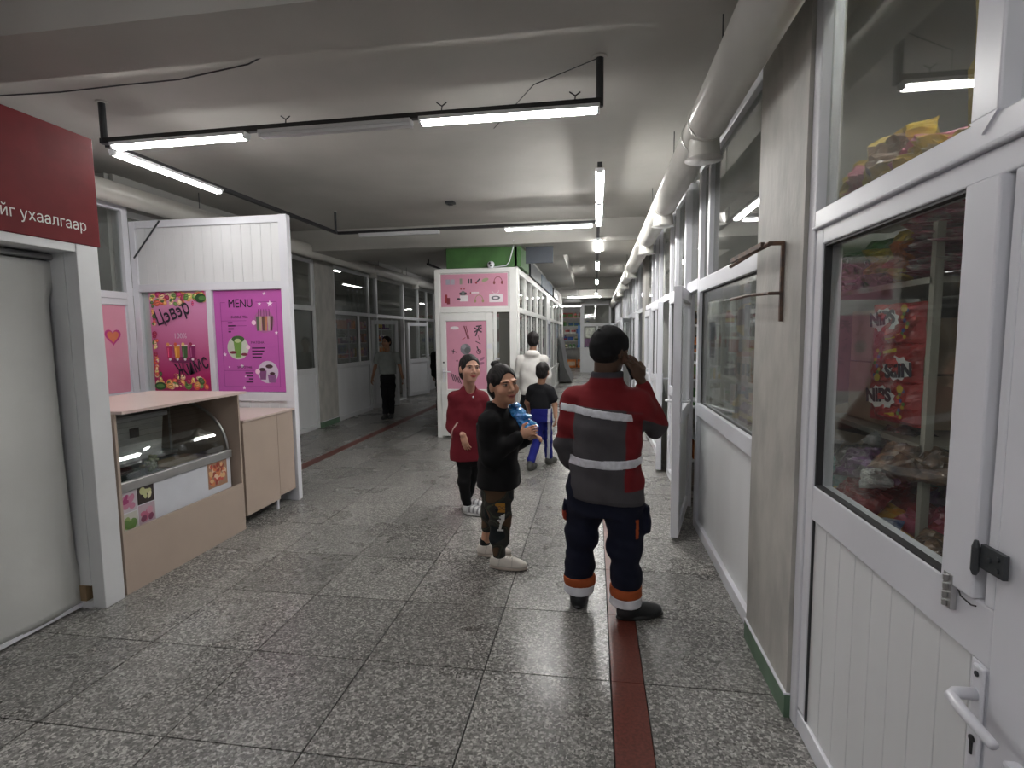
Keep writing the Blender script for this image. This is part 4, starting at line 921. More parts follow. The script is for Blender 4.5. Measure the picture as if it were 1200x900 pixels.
def item_mesh(kind, c, c2, w_, h_, d_):
    """stands on z=0, front towards -y"""
    g = G()
    if kind == 'box':
        g.box(-w_ / 2, w_ / 2, -d_ / 2, d_ / 2, 0, h_, 0); g.box(-w_ * .38, w_ * .38, -d_ / 2 - .001, -d_ / 2, h_ * .25, h_ * .75, 1); return g.mesh('carton', [paperm(c), paperm(c2)])
    if kind == 'jar':
        r = min(w_, d_) / 2; g.lathe((0, 0, 0), [(r * .95, 0), (r, h_ * .05), (r, h_ * .75), (r * .8, h_ * .82)], 12, 0); g.lathe((0, 0, h_ * .82), [(r * .85, 0), (r * .85, h_ * .18)], 12, 1)
        return g.mesh('jar', [film(c), paperm(c2)], smooth=False)
    if kind == 'bottle':
        r = min(w_, d_) / 2; g.lathe((0, 0, 0), [(r, 0), (r, h_ * .6), (r * .45, h_ * .78), (r * .4, h_ * .9)], 12, 0); g.lathe((0, 0, h_ * .9), [(r * .5, 0), (r * .5, h_ * .1)], 10, 1); g.lathe((0, 0, h_ * .2), [(r * 1.01, 0), (r * 1.01, h_ * .25)], 12, 1)
        return g.mesh('bottle', [film(c), paperm(c2)], smooth=False)
    me = bag_mesh(w_, h_, d_, [film(c), film(c2)], seed=int(h_ * 1000), n=6)
    for v in me.vertices: v.co.z += h_ / 2
    return me
CACHE = {}
def rack(nm, p0, along, depthdir, L, depth, levels, seed, where, near_end, palette=None, kinds=('box', 'bag', 'jar', 'bottle'), hmax=.26, wmin=.09, wmax=.17, frame=None, skip=0., posts=True, z0=0):
    """open shelving: p0 corner, along / depthdir unit vectors, levels z list; goods standing on every board"""
    q = random.Random(seed); A = Vector(along); D = Vector(depthdir); p0 = Vector(p0); fm = frame or PVC_D
    r = root('shelf_rack', nm, 'shelf', tuple(p0 + A * L / 2 + D * depth / 2)); M = Matrix((A, D, Vector((0, 0, 1)))).transposed()
    for z in levels: G().obox(p0 + A * L / 2 + D * depth / 2 + Vector((0, 0, z - .01)), (L, depth, .018), M).build('shelf_board', fm, r)
    if posts:
        top = levels[-1] + .3
        for a in (0.012, L - .012):
            for d_ in (0.012, depth - .012): G().obox(p0 + A * a + D * d_ + Vector((0, 0, (top + z0) / 2)), (.024, .024, top - z0), M).build('shelf_post', fm, r)
    pal = palette or list(PAL)
    for li, z in enumerate(levels):
        x = .04; k = 0; hm = min(hmax, (levels[li + 1] - z - .04) if li + 1 < len(levels) else hmax); c, c2, kind = q.choice(pal), q.choice(pal), q.choice(kinds); rep = 0
        lvl = 'bottom' if li == 0 else ('top' if li == len(levels) - 1 else ORD[li])
        while x < L - wmin - .03 and k < 22:
            if rep <= 0: c, c2, kind = q.choice(pal), q.choice(pal), q.choice(kinds); rep = q.randint(1, 3); w_ = q.uniform(wmin, wmax); h_ = hm * q.uniform(.6, .98); key = (kind, c, c2, round(w_, 2), round(h_, 2))
            rep -= 1; kind, c, c2, w_, h_ = key
            if x + w_ > L - .03: break
            if key not in CACHE: CACHE[key] = item_mesh(kind, c, c2, w_ * .94, h_, min(depth * .7, .16 if kind != 'bag' else .09))
            if q.random() >= skip:
                nmk = {'box': 'carton', 'bag': 'plastic_package', 'jar': 'jar', 'bottle': 'bottle'}[kind]
                yaw_ = math.atan2(A.y, A.x)
                o = inst(nmk, CACHE[key], tuple(p0 + A * (x + w_ / 2) + D * (depth * .42) + Vector((0, 0, z))), (0, 0, yaw_ + (0 if (Matrix.Rotation(yaw_, 3, 'Z') @ Vector((0, 1, 0))).dot(D) > 0 else math.pi)))
                k += 1
                tag(o, '%s-%s %s, %s shelf %s, %s from the %s' % (c, c2, nmk.replace('_', ' ').replace('plastic package', 'bag'), lvl, where, ORD[k - 1], near_end), {'carton': 'box', 'jar': 'jar', 'bottle': 'bottle', 'plastic_package': 'package'}[nmk], 'goods ' + where)
            x += w_ + .012
    return r
# ---- nearest shop, right behind the big window
RACKM = mat('pale_rack', (.42, .40, .34), .5)
rk = root('display_rack', 'pale wooden display rack right behind the nearest window', 'rack', (1.3, 2.2, 0))
for z in (.84, 1.235, 1.78): G().box(1.06, 1.55, 1.90, 2.84, z - .02, z).build('rack_shelf', RACKM, rk)
for y in (1.90, 2.82):
    for x in (1.06, 1.53): G().box(x, x + .025, y - .012, y + .012, 0, 1.95 if y < 2 else 1.78).build('rack_post', RACKM, rk)
G().box(.93, 1.06, 1.2, 2.84, .80, .84).build('front_ledge', RACKM, rk); G().box(1.06, 1.55, 1.2, 1.90, .80, .84).build('rack_shelf', RACKM, rk)
G().box(.93, .955, 1.2, 1.22, 0, .80).build('rack_post', RACKM, rk); G().box(.93, .955, 2.82, 2.84, 0, .80).build('rack_post', RACKM, rk)
# dark interior partition at the right of the view
tag(G().box(1.56, 1.60, 1.2, 2.85, 0, 2.3).build('rack_back_board', mat('grey_green_board', (.30, .31, .28), .7)), 'grey back board behind the nearest display rack', 'board')
lamp((1.0, 1.2, CEIL - .04), (1.0, 2.1, CEIL - .04), 'added unseen tube lamp lighting the goods close behind the nearest right shop glass', m=LAMP_F)  # tube added above the visible area to brighten the goods by the glass
for i, (y, z, w_, h_, c, lb) in enumerate(((2.26, 1.24, .17, .20, 'tan', 'tan cardboard carton low on the rack, right one of two'), (2.46, 1.24, .19, .24, 'tan', 'tan cardboard carton low on the rack, left one of two'), (2.30, 1.445, .15, .21, 'tan', 'tan cardboard carton on top of the right low carton'), (2.47, 1.485, .16, .21, 'cream', 'pale carton standing on the left low carton'))):
    me = G().box(-w_ / 2, w_ / 2, -.12, .12, 0, h_).box(-w_ / 2 - .001, w_ / 2 + .001, -.1215, .1215, h_ * .45, h_ * .52).mesh('cardboard_carton', [paperm(c)])
    o = inst('cardboard_carton', me, (1.24, y, z), (0, 0, -math.pi / 2 + .05 * i)); tag(o, lb + ' behind the nearest window', 'box')
g = G(); g.box(1.07, 1.08, 2.0, 2.62, 1.655, 1.755); g.box(1.08, 1.3, 2.0, 2.62, 1.645, 1.655)
for k in range(12): g.box(1.066, 1.07, 2.02 + k * .05, 2.045 + k * .05, 1.66, 1.75)
# plush and top packages
def pack(nm, ms, w_, h_, d_, loc, rot, label, cat='package', seed=0, n=14):
    me = bag_mesh(w_, h_, d_, [film(*m_) if isinstance(m_, tuple) else film(m_) for m_ in ms], seed, n); me.name = nm
    o = inst(nm, me, loc, rot); return tag(o, label, cat)
rz = -math.pi / 2 + .28      # front turned to the aisle
for i, (y, z, c, c2, w_, h_, lb) in enumerate(((2.66, 1.88, 'dark green', 'green', .24, .19, 'dark green crinkled bag at the left end of the upper rack shelf'), (2.44, 1.885, 'green', 'yellow', .22, .20, 'green and yellow crinkled bag on the upper rack shelf'), (2.24, 1.885, 'yellow', 'orange', .21, .20, 'yellow crinkled bag on the upper rack shelf beside the pink packs'))):
    pack('crinkled_bag', [c, c2], w_, h_, .14, (1.20, y, z), (0, .05 * i, rz), lb, seed=i)
for i, (z, lb) in enumerate(((1.825, 'lower'), (1.905, 'middle'), (1.985, 'topmost'))):
    o = pack('pink_pack', [('pink', 'dark red'), ('pink', 'white')], .34, .082, .24, (1.20, 1.985, z), (0, 0, rz + .1), 'red pink pack with a white end, %s of the stack on the upper rack shelf' % lb, seed=20 + i)
    G().ell((.12, -.05, .008), (.052, .075, .034), nu=12, nv=8).build('white_end', film('white'), o, local=True, smooth=True)
# NIPS bags hanging at the front
wl = mat('white_splash', (.7, .7, .68), .4); yl = mat('yellow_print', (.55, .36, .03), .4)
for i, (z, flip, lb) in enumerate(((1.632, 0, 'uppermost'), (1.497, 1, 'middle upside-down'), (1.360, 0, 'lowest'))):
    r = root('candy_bag', None, None, (1.045, 2.045, z)); r['label'] = 'red candy bag printed NIPS, %s of three hanging behind the nearest window' % lb; r['category'] = 'bag'; r['group'] = 'red candy bags'
    ROOTLOC[r.name] = (0, 0, 0); r.rotation_euler = (.02, math.pi if flip else 0, -math.pi / 2 + .22)
    o = inst('bag_body', bag_mesh(.235, .145, .05, [film('red'), film('red')], 40 + i, 12), parent=r)
    P = Print((-.117, -.0265, -.072), (1, 0, 0), (0, 0, 1), (0, -1, 0)); P.g.col = None
    P.poly([(.085 + (.068 if k % 2 else .058) * math.cos(k * math.pi / 11), .088 + (.044 if k % 2 else .036) * math.sin(k * math.pi / 11)) for k in range(22)], (.68, .68, .66))
    for k in range(9): P.disc(.175 + .012 * math.sin(k * 5), .03 + k * .011, .007, ((.5, .35, .03), (.1, .2, .05), (.05, .08, .25))[k % 3])
    P.line((.09, .025), (.15, .035), .012, (.55, .38, .03)); P.disc(.17, .125, .014, (.5, .35, .03))
    P.build('bag_print', r); text('NIPS', .062, P, .018, .068, BLACK_L, r, h=.003, sx=.95, rot=.10, bold=.0035, name='bag_lettering')
g = G().lathe((0, 0, 0), [(.001, -.02), (.008, .0), (.001, .01)], 6)
# hanging green toy
gt = root('hanging_toy', 'bright green bobble toy hanging at the left edge of the nearest window', 'toy', (1.09, 2.74, 1.4)); GG = mat('bright_green', (.06, .34, .05), .4)
for z, r_ in ((1.595, .042), (1.44, .038)): G().ell((1.09, 2.74, z), (r_, r_, r_)).build('toy_ball', GG, gt, smooth=True)
G().cyl((1.09, 2.74, 1.30), (1.09, 2.74, 1.42), .020, 12).build('toy_tail', GG, gt); G().ell((1.09, 2.74, 1.52), (.04, .04, .025)).build('toy_collar', film('white'), gt, smooth=True); G().cyl((1.09, 2.74, 1.63), (1.09, 2.74, 1.78), .002, 5).build('toy_string', BLACK, gt)
# folding inner frame leaning in the corner
fr = root('inner_frame', 'white inner window frame standing at the left inside the nearest shop', 'frame', (1.12, 2.85, 0)); 
for y in (2.66, 2.88): G().box(1.62, 1.66, y, y + .035, 0, 1.95).build('frame_bar', PVC, fr)
# open carton and pile
ob = root('open_carton', 'open tan cardboard carton lying on the packages at the left of the nearest window', 'box', (1.15, 2.5, 1.1)); M = Matrix.Rotation(.35, 3, 'Z') @ Matrix.Rotation(-.25, 3, 'Y')
for c_, s_ in (((0, 0, -.06), (.2, .26, .004)), ((.1, 0, 0), (.004, .26, .12)), ((-.1, 0, 0), (.004, .26, .12)), ((0, .13, 0), (.2, .004, .12)), ((0, -.13, 0), (.2, .004, .12))): G().obox(Vector((1.17, 2.50, 1.15)) + M @ Vector(c_), s_, M).build('carton_wall', paperm('tan'), ob)
for sgn in (-1, 1): G().obox(Vector((1.17, 2.50, 1.15)) + M @ Vector((0, sgn * .155, .085)), (.2, .004, .07), M @ Matrix.Rotation(-sgn * .9, 3, 'X')).build('carton_flap', paperm('tan'), ob)
pile = [('clear silvery', 'grey', 'white', 2.72, .93, .9), ('yellow', 'yellow', None, 2.78, .875, .3), ('clear silvery', 'white', 'grey', 2.60, .99, .4), ('black', 'black', None, 2.36, 1.06, -.1), ('silvery brown', 'brown', 'cream', 2.52, .91, .6), ('teal', 'teal', 'grey', 2.25, 1.02, .2), ('dark purple', 'purple', 'black', 2.05, 1.10, -.2), ('dark red', 'dark red', 'red', 2.10, .985, .25), ('yellow green', 'yellow', 'green', 2.22, .90, .5), ('black', 'black', 'purple', 2.42, .98, .3),
        ('red', 'red', 'pink', 1.95, .94, .1), ('dark purple', 'purple', 'grey', 1.92, 1.06, -.3), ('yellow', 'yellow', 'orange', 1.98, .88, .35), ('silvery', 'grey', 'blue', 2.02, .865, .1), ('black', 'black', 'grey', 1.80, .98, 0), ('brown', 'brown', 'black', 1.72, .89, .3), ('dark green', 'dark green', 'black', 1.6, .88, -.2), ('grey', 'grey', 'black', 1.55, .97, .4), ('dark brown', 'brown', 'black', 1.90, 1.16, .5), ('black', 'black', 'grey', 2.12, 1.18, .1), ('black', 'black', 'blue', 2.32, 1.15, 0)]
places = ['at the far left edge', 'at the lower left corner', 'left of the open carton', 'under the open carton', 'below the open carton', 'in the middle', 'right of the teal bag', 'low in the middle', 'at the lower middle', 'left of the middle', 'right of the middle', 'under the candy bags', 'near the bottom right', 'at the bottom, centre', 'beside the dark post', 'behind the post, low', 'at the right end, low', 'at the right end, upper', 'beneath the candy bags', 'on top behind the candy bags', 'right of the open carton']
for i, (lbc, c, c2, y, z, rt) in enumerate(pile):
    pack('plastic_package', [(c, c2) if c2 else c, (c2, c) if c2 else c], .24, .17, .075, (1.055 + .08 * ((i * 7) % 3), y, z + .02), (-1.05 + .25 * math.sin(i * 2.3), .25 * math.sin(i * 1.7) + rt * .5, rz + rt), '%s crumpled package %s of the pile in the nearest window' % (lbc, places[i]), seed=60 + i, n=16)
front_pile = [('black', 'black', None, 2.50, 1.10, .1, 'left, just under the open carton'), ('silvery grey', 'grey', 'white', 2.66, 1.02, .5, 'far left, with silver glints'), ('teal', 'teal', 'grey', 2.36, 1.03, -.2, 'front middle'), ('deep purple', 'purple', 'black', 2.14, 1.12, .1, 'directly below the candy bags'), ('white', 'white', 'grey', 1.99, 1.10, .6, 'small, right below the candy bags'),
              ('bright red', 'red', 'dark red', 2.12, 1.01, .2, 'front, below the purple one'), ('long yellow', 'yellow', None, 2.20, .925, .55, 'slanting at the lower front'), ('brown red', 'dark red', 'brown', 2.42, .94, .3, 'lower front, left of the yellow one'), ('glittering', 'white', 'blue', 2.02, .90, .1, 'lowest at the front right'), ('yellow', 'yellow', 'green', 2.62, .89, -.4, 'lowest at the front left')]
for i, (lbc, c, c2, y, z, rt, pl) in enumerate(front_pile):
    sc_ = .55 if 'small' in pl else 1.
    pack('plastic_package', [(c, c2) if c2 else c, (c2, c) if c2 else c], .21 * sc_, .13 * sc_, .06, (.975 + .02 * (i % 2), y, z), (-.75 + .2 * math.sin(i * 2.1), .3 * math.sin(i * 1.3), rz + rt * .6), '%s crumpled package in the nearest window, %s' % (lbc, pl), seed=130 + i, n=16)
# bag pile on the ledge above the transom
tl = root('wall_ledge', kind='structure', loc=(1.1, 1.8, 2.06)); G().box(1.03, 1.4, 1.0, 2.85, 2.075, 2.095).build('ledge_board', RACKM, tl)
for i, (y, z, c, c2, w_, h_, lb) in enumerate(((2.62, 2.16, 'brown', 'yellow', .26, .16, 'leftmost'), (2.42, 2.20, 'yellow', 'pink', .26, .2, 'second from left'), (2.22, 2.23, 'yellow', 'brown', .28, .22, 'tallest, in the middle'), (2.02, 2.17, 'pink', 'yellow', .26, .16, 'right'), (1.86, 2.14, 'yellow', 'cream', .2, .1, 'rightmost, flattest'))):
    pack('crinkled_bag', [c, c2], w_, h_, .13, (1.1, y, z), (-.25, .15 * math.sin(i * 3), rz), 'yellow brown crinkled bag on the ledge above the transom, %s' % lb, seed=90 + i)
pack('golden_pack', ['yellow', 'orange'], .30, .55, .12, (1.0, 1.46, 2.38), (0, 0, rz), 'tall golden packet behind the upper glass at the right border', seed=99)
# ---- racks in the other shops
rack('shelf rack full of goods right behind the hazy second window', (1.02, 3.05, 0), (0, 1, 0), (1, 0, 0), 1.5, .3, [.30, .62, .94, 1.26, 1.58, 1.88], 11, 'behind the hazy second window', 'pilaster', palette=['brown', 'tan', 'orange', 'dark red', 'grey', 'cream', 'yellow', 'black'], frame=RACKM)
rack('shelf rack seen through the ajar door gap', (1.0, 6.5, 0), (1, 0, 0), (0, 1, 0), 1.6, .35, [.1, .42, .74, 1.06, 1.38, 1.70], 12, 'beyond the ajar door', 'aisle', palette=['red', 'orange', 'yellow', 'white', 'black', 'brown', 'green'])
rack('shelf rack behind the third window', (1.05, 5.2, 0), (0, 1, 0), (1, 0, 0), .95, .3, [.5, .9, 1.3, 1.7], 13, 'behind the third window', 'near end', palette=['tan', 'white', 'brown', 'grey'])
rack('shelf rack in the third right shop', (1.05, 7.2, 0), (0, 1, 0), (1, 0, 0), 1.6, .3, [.5, .9, 1.3, 1.7], 14, 'in the third right shop', 'near end', palette=['tan', 'grey', 'brown', 'white', 'pink'], wmin=.14, wmax=.22)
rack('low shelf rack in the first left shop', (-5.25, 7.3, 0), (0, 1, 0), (-1, 0, 0), 1.4, .3, [.9, 1.2, 1.5, 1.8], 15, 'in the first left shop', 'near end', palette=['grey', 'black', 'white', 'tan', 'teal'])
rack('shelf above the first left shop window', (-5.1, 7.6, 0), (0, 1, 0), (-1, 0, 0), 1.1, .3, [2.1], 16, 'high in the first left shop', 'near end', palette=['orange', 'red', 'tan'], kinds=('box',), hmax=.4, wmin=.2, wmax=.3, posts=False)
rack('rack of dark goods behind the second left window', (-5.25, 9.5, 0), (0, 1, 0), (-1, 0, 0), 1.5, .3, [.9, 1.25, 1.6], 17, 'behind the second left window', 'pillar', palette=['black', 'grey', 'blue', 'dark green', 'white'])
rack('colourful rack inside the open left shop', (-5.9, 11.0, 0), (0, 1, 0), (-1, 0, 0), 4.2, .35, [.3, .7, 1.1, 1.45, 1.8], 18, 'inside the open left shop', 'near end', palette=['yellow', 'purple', 'orange', 'white', 'pink', 'tan'], wmin=.16, wmax=.26)
lb_ = root('bottle_ledge', 'narrow ledge above the second left window carrying bottles', 'ledge', (-5.1, 10.6, 2.08)); G().box(-5.3, -4.87, 9.5, 13.0, 2.06, 2.08).build('ledge_board', PVC_D, lb_)
bm = G(); bm.lathe((0, 0, 0), [(.05, 0), (.055, .12), (.035, .2), (.02, .24), (.02, .32)], 12, 0); bm.lathe((0, 0, .32), [(.025, 0), (.02, .05)], 10, 1); bm = bm.mesh('bottle', [mat('clear_grey_plastic', (.35, .37, .38), .2, spec=.8), PVC])
jm = G(); jm.lathe((0, 0, 0), [(.07, 0), (.075, .1), (.06, .15), (.03, .17), (.03, .19)], 12, 0); jm = jm.mesh('jar', [mat('clear_grey_plastic', (.35, .37, .38), .2)])
for i in range(5): tag(inst('bottle', bm, (-5.22, 10.95 + .22 * i, 2.26)), 'tall clear spray bottle at the back of the left ledge, %s from the pillar' % ORD[i], 'bottle', 'bottles on the left ledge')
tag(G().box(-5.29, -5.15, 10.8, 12.0, 2.08, 2.26).build('white_carton', paperm('grey')), 'long grey carton on the left ledge under the spray bottles', 'box')
for i in range(7): tag(inst('jar', jm, (-5.03, 10.55 + .20 * i, 2.08)), 'squat clear jar at the front of the left ledge, %s from the pillar' % ORD[i], 'jar', 'jars on the left ledge')
rack('rack with brown goods inside the kiosk', (-1.45, 8.4, 0), (0, 1, 0), (-1, 0, 0), 5.0, .3, [.7, 1.1, 1.5, 1.9, 2.2], 19, 'inside the kiosk', 'front corner', palette=['brown', 'tan', 'pink', 'cream', 'white', 'dark red'], wmin=.2, wmax=.34)
FW = mat('bright_shelf', (.62, .62, .6), .4)
rack('white shelf rack with goods in the far end shop', (-1.9, 26.2, 0), (1, 0, 0), (0, 1, 0), 1.9, .35, [.95, 1.3, 1.65, 2.0, 2.4], 20, 'in the far end shop', 'left', palette=['white', 'blue', 'cream', 'green', 'red'], wmin=.16, wmax=.3, frame=FW)
for i in range(3): tag(inst('brown_crate', item_mesh('box', 'orange', 'tan', .45, .38, .35), (-1.55 + .5 * i, 25.8, .02)), 'orange brown crate on the floor of the far end shop, %s' % ('left', 'middle', 'right')[i], 'crate')
hc_ = root('hanging_cloth', 'pale blue cloth hanging at the far end shop opening', 'cloth', (-.65, 24.7, 1.0)); G().cyl((-.65, 24.75, 2.0), (-.65, 24.75, CEIL), .01, 6).build('hanger_rod', DARKM, hc_)
G().box(-.72, -.58, 24.6, 24.9, 1.0, 2.0).build('cloth_sheet', mat('blue_cloth', (.06, .14, .30), .8, var=.2, stretch=(1, 1, .2)), hc_)
G().box(-1.7, .84, 28.5, 28.6, 0, CEIL).build('wall_far_shop', mat('bright_plaster', (.6, .6, .57), .7), kind='structure')
# ------------------------------------------------------------------ people: each figure grown as one continuous surface from a distance field
def V3(p): return np.array(p, dtype=np.float32)
def rotz(a):
    c, s = math.cos(a), math.sin(a); return np.array([[c, -s, 0], [s, c, 0], [0, 0, 1]], dtype=np.float32)
def rotx(a):
    c, s = math.cos(a), math.sin(a); return np.array([[1, 0, 0], [0, c, -s], [0, s, c]], dtype=np.float32)
def roty(a):
    c, s = math.cos(a), math.sin(a); return np.array([[c, 0, s], [0, 1, 0], [-s, 0, c]], dtype=np.float32)
class SDF:
    def __init__(s, lo, hi, h):
        s.lo = V3(lo); s.h = h; s.n = [int(math.ceil((hi[i] - lo[i]) / h)) + 1 for i in range(3)]
        s.ax = [s.lo[i] + h * np.arange(s.n[i], dtype=np.float32) for i in range(3)]
        s.F = np.full(s.n, .5, dtype=np.float32)
    def win(s, lo, hi):
        sl = []
        for i in range(3):
            a = max(0, int((lo[i] - s.lo[i]) / s.h)); b = min(s.n[i], int((hi[i] - s.lo[i]) / s.h) + 2)
            if b <= a: return None
            sl.append(slice(a, b))
        X, Y, Z = np.meshgrid(s.ax[0][sl[0]], s.ax[1][sl[1]], s.ax[2][sl[2]], indexing='ij', sparse=True)
        return tuple(sl), X, Y, Z
    def comb(s, sl, d, k, op):
        A = s.F[sl]
        if op == '+':
            if k > 0:
                h = np.clip(.5 + .5 * (A - d) / k, 0, 1); s.F[sl] = A + (d - A) * h - k * h * (1 - h)
            else: s.F[sl] = np.minimum(A, d)
        else:
            if k > 0:
                h = np.clip(.5 - .5 * (A + d) / k, 0, 1); s.F[sl] = A + (-d - A) * h + k * h * (1 - h)
            else: s.F[sl] = np.maximum(A, -d)
    def cap(s, a, b, ra, rb=None, k=.02, op='+'):
        rb = ra if rb is None else rb; a, b = V3(a), V3(b); m = max(ra, rb) + .05
        q = s.win(np.minimum(a, b) - m, np.maximum(a, b) + m)
        if q is None: return s
        sl, X, Y, Z = q; d = b - a; L = float(d @ d) + 1e-9
        t = np.clip(((X - a[0]) * d[0] + (Y - a[1]) * d[1] + (Z - a[2]) * d[2]) / L, 0, 1)
        D = np.sqrt((X - a[0] - t * d[0]) ** 2 + (Y - a[1] - t * d[1]) ** 2 + (Z - a[2] - t * d[2]) ** 2) - (ra + (rb - ra) * t)
        s.comb(sl, D, k, op); return s
    def chain(s, pts, rs, k=.02):
        for i in range(len(pts) - 1): s.cap(pts[i], pts[i + 1], rs[i], rs[i + 1], k)
        return s
    def ell(s, c, r, M=None, k=.02, op='+'):
        c = V3(c); m = max(r) + .05; q = s.win(c - m, c + m)
        if q is None: return s
        sl, X, Y, Z = q; X = X - c[0]; Y = Y - c[1]; Z = Z - c[2]
        if M is not None: X, Y, Z = (M[0, i] * X + M[1, i] * Y + M[2, i] * Z for i in range(3))
        p = (X / r[0]) ** 2 + (Y / r[1]) ** 2 + (Z / r[2]) ** 2; k0 = np.sqrt(p)
        k1 = np.sqrt((X / r[0] ** 2) ** 2 + (Y / r[1] ** 2) ** 2 + (Z / r[2] ** 2) ** 2) + 1e-6
        s.comb(sl, k0 * (k0 - 1) / k1, k, op); return s
    def loft(s, st, yaw=0., k=.03, grow=0.):
        """st: stations (z, cx, cy, rx, ry) from low to high"""
        st = np.array(st, dtype=np.float32); m = max(st[:, 3].max(), st[:, 4].max()) + .08
        q = s.win((st[:, 1].min() - m, st[:, 2].min() - m, st[0, 0] - .06), (st[:, 1].max() + m, st[:, 2].max() + m, st[-1, 0] + .06))
        sl, X, Y, Z = q; z = np.clip(Z, st[0, 0], st[-1, 0])
        cx, cy, rx, ry = (np.interp(z.ravel(), st[:, 0], st[:, i]).reshape(z.shape).astype(np.float32) for i in (1, 2, 3, 4))
        rx = rx + grow; ry = ry + grow; c, sn = math.cos(yaw), math.sin(yaw)
        u = c * (X - cx) + sn * (Y - cy); v = -sn * (X - cx) + c * (Y - cy)
        k0 = (np.abs(u / rx) ** 2.4 + np.abs(v / ry) ** 2.4) ** (1 / 2.4); D = (k0 - 1) * np.minimum(rx, ry)
        D = np.maximum(D, np.maximum(st[0, 0] - Z, Z - st[-1, 0])); s.comb(sl, D, k, '+'); return s
    def clip(s, p, n, grow=0.):
        """keep the side the normal points away from"""
        n = V3(n); n = n / np.linalg.norm(n); X, Y, Z = np.meshgrid(*s.ax, indexing='ij', sparse=True)
        D = (X - p[0]) * n[0] + (Y - p[1]) * n[1] + (Z - p[2]) * n[2]; s.F = np.maximum(s.F, D.astype(np.float32)); return s
    def folds(s, amp, fx=22, fz=14, seed=0, zlo=-9, zhi=9):
        X, Y, Z = np.meshgrid(*s.ax, indexing='ij', sparse=True); r = random.Random(seed); ph = [r.uniform(0, 6) for _ in range(6)]
        w = np.clip((Z - zlo) / .05, 0, 1) * np.clip((zhi - Z) / .05, 0, 1)
        n = np.sin(fx * X + .5 * fz * Z + ph[0] + 1.5 * np.sin(fz * .7 * Z + ph[1])) + .8 * np.sin(fx * .9 * Y - .7 * fz * Z + ph[2] + 1.2 * np.sin(6 * X + ph[3])) + .7 * np.sin(fz * 1.7 * Z + 9 * X + 7 * Y + ph[4])
        s.F += (amp * w * n).astype(np.float32); return s
    def mesh(s, name, m, color=None, base=(1, 1, 1)):
        F = s.F; S = F < 0; n = s.n
        S[0] = S[-1] = False; S[:, 0] = S[:, -1] = False; S[:, :, 0] = S[:, :, -1] = False
        F = np.where(S, F, np.maximum(F, 1e-5))
        cnt = np.zeros([i - 1 for i in n], dtype=np.uint8)
        for i in (0, 1):
            for j in (0, 1):
                for k in (0, 1): cnt += S[i:n[0] - 1 + i, j:n[1] - 1 + j, k:n[2] - 1 + k]
        act = (cnt > 0) & (cnt < 8); idx = np.argwhere(act)
        ID = np.full(act.shape, -1, dtype=np.int32); ID[act] = np.arange(len(idx))
        P = np.zeros((len(idx), 3)); W = np.zeros(len(idx)); C = [(i, j, k) for i in (0, 1) for j in (0, 1) for k in (0, 1)]
        val = {c: F[idx[:, 0] + c[0], idx[:, 1] + c[1], idx[:, 2] + c[2]] for c in C}
        for c in C:
            for a in range(3):
                if c[a] == 0:
                    e = list(c); e[a] = 1; v0, v1 = val[c], val[tuple(e)]; cr = (v0 < 0) != (v1 < 0)
                    t = np.where(cr, v0 / np.where(cr, v0 - v1, 1), 0); p = np.tile(np.array(c, float), (len(idx), 1)); p[:, a] += t
                    P += np.where(cr[:, None], p, 0); W += cr
        P = (idx + P / W[:, None]) * s.h + np.array(s.lo)
        quads = []
        for a in range(3):
            sl0 = [slice(None)] * 3; sl1 = [slice(None)] * 3; sl0[a] = slice(0, -1); sl1[a] = slice(1, None)
            A = S[tuple(sl0)]; B = S[tuple(sl1)]; e = np.argwhere(A != B)
            b, c = (a + 1) % 3, (a + 2) % 3; e = e[(e[:, b] > 0) & (e[:, c] > 0) & (e[:, b] < n[b] - 1) & (e[:, c] < n[c] - 1)]
            fl_ = A[tuple(e.T)]; o = []
            for db, dc in ((-1, -1), (0, -1), (0, 0), (-1, 0)):
                q = e.copy(); q[:, b] += db; q[:, c] += dc; o.append(ID[tuple(q.T)])
            Q = np.stack(o, 1); Q[~fl_] = Q[~fl_][:, ::-1]; quads.append(Q)
        Q = np.concatenate(quads); Q = Q[(Q >= 0).all(1)]
        # one relaxing step keeps the surface smooth
        for _ in range(1):
            acc = np.zeros_like(P); w_ = np.zeros(len(P))
            for i in range(4):
                a_, b_ = Q[:, i], Q[:, (i + 1) % 4]
                for d_ in range(3): acc[:, d_] += np.bincount(a_, P[b_, d_], len(P)) + np.bincount(b_, P[a_, d_], len(P))
                w_ += np.bincount(a_, minlength=len(P)) + np.bincount(b_, minlength=len(P))
            P = P * .5 + .5 * acc / np.maximum(w_, 1)[:, None]
        me = bpy.data.meshes.new(name); me.vertices.add(len(P)); me.vertices.foreach_set('co', P.ravel().astype(np.float32))
        me.loops.add(len(Q) * 4); me.loops.foreach_set('vertex_index', Q.ravel().astype(np.int32)); me.polygons.add(len(Q))
        me.polygons.foreach_set('loop_start', np.arange(len(Q), dtype=np.int32) * 4); me.polygons.foreach_set('loop_total', np.full(len(Q), 4, dtype=np.int32))
        me.polygons.foreach_set('use_smooth', np.ones(len(Q), dtype=bool)); me.update(calc_edges=True); me.materials.append(m)
        col = np.ones((len(P), 4), dtype=np.float32); col[:, :3] = base
        if color is not None: col[:, :3] = color(P, col[:, :3])
        at = me.color_attributes.new('Col', 'FLOAT_COLOR', 'POINT'); at.data.foreach_set('color', col.ravel()); return me
def sstep(d, w=.003): return np.clip(.5 - d / (2 * w), 0, 1)[:, None]
def paint(C, mask, col): return C * (1 - mask) + np.array(col) * mask

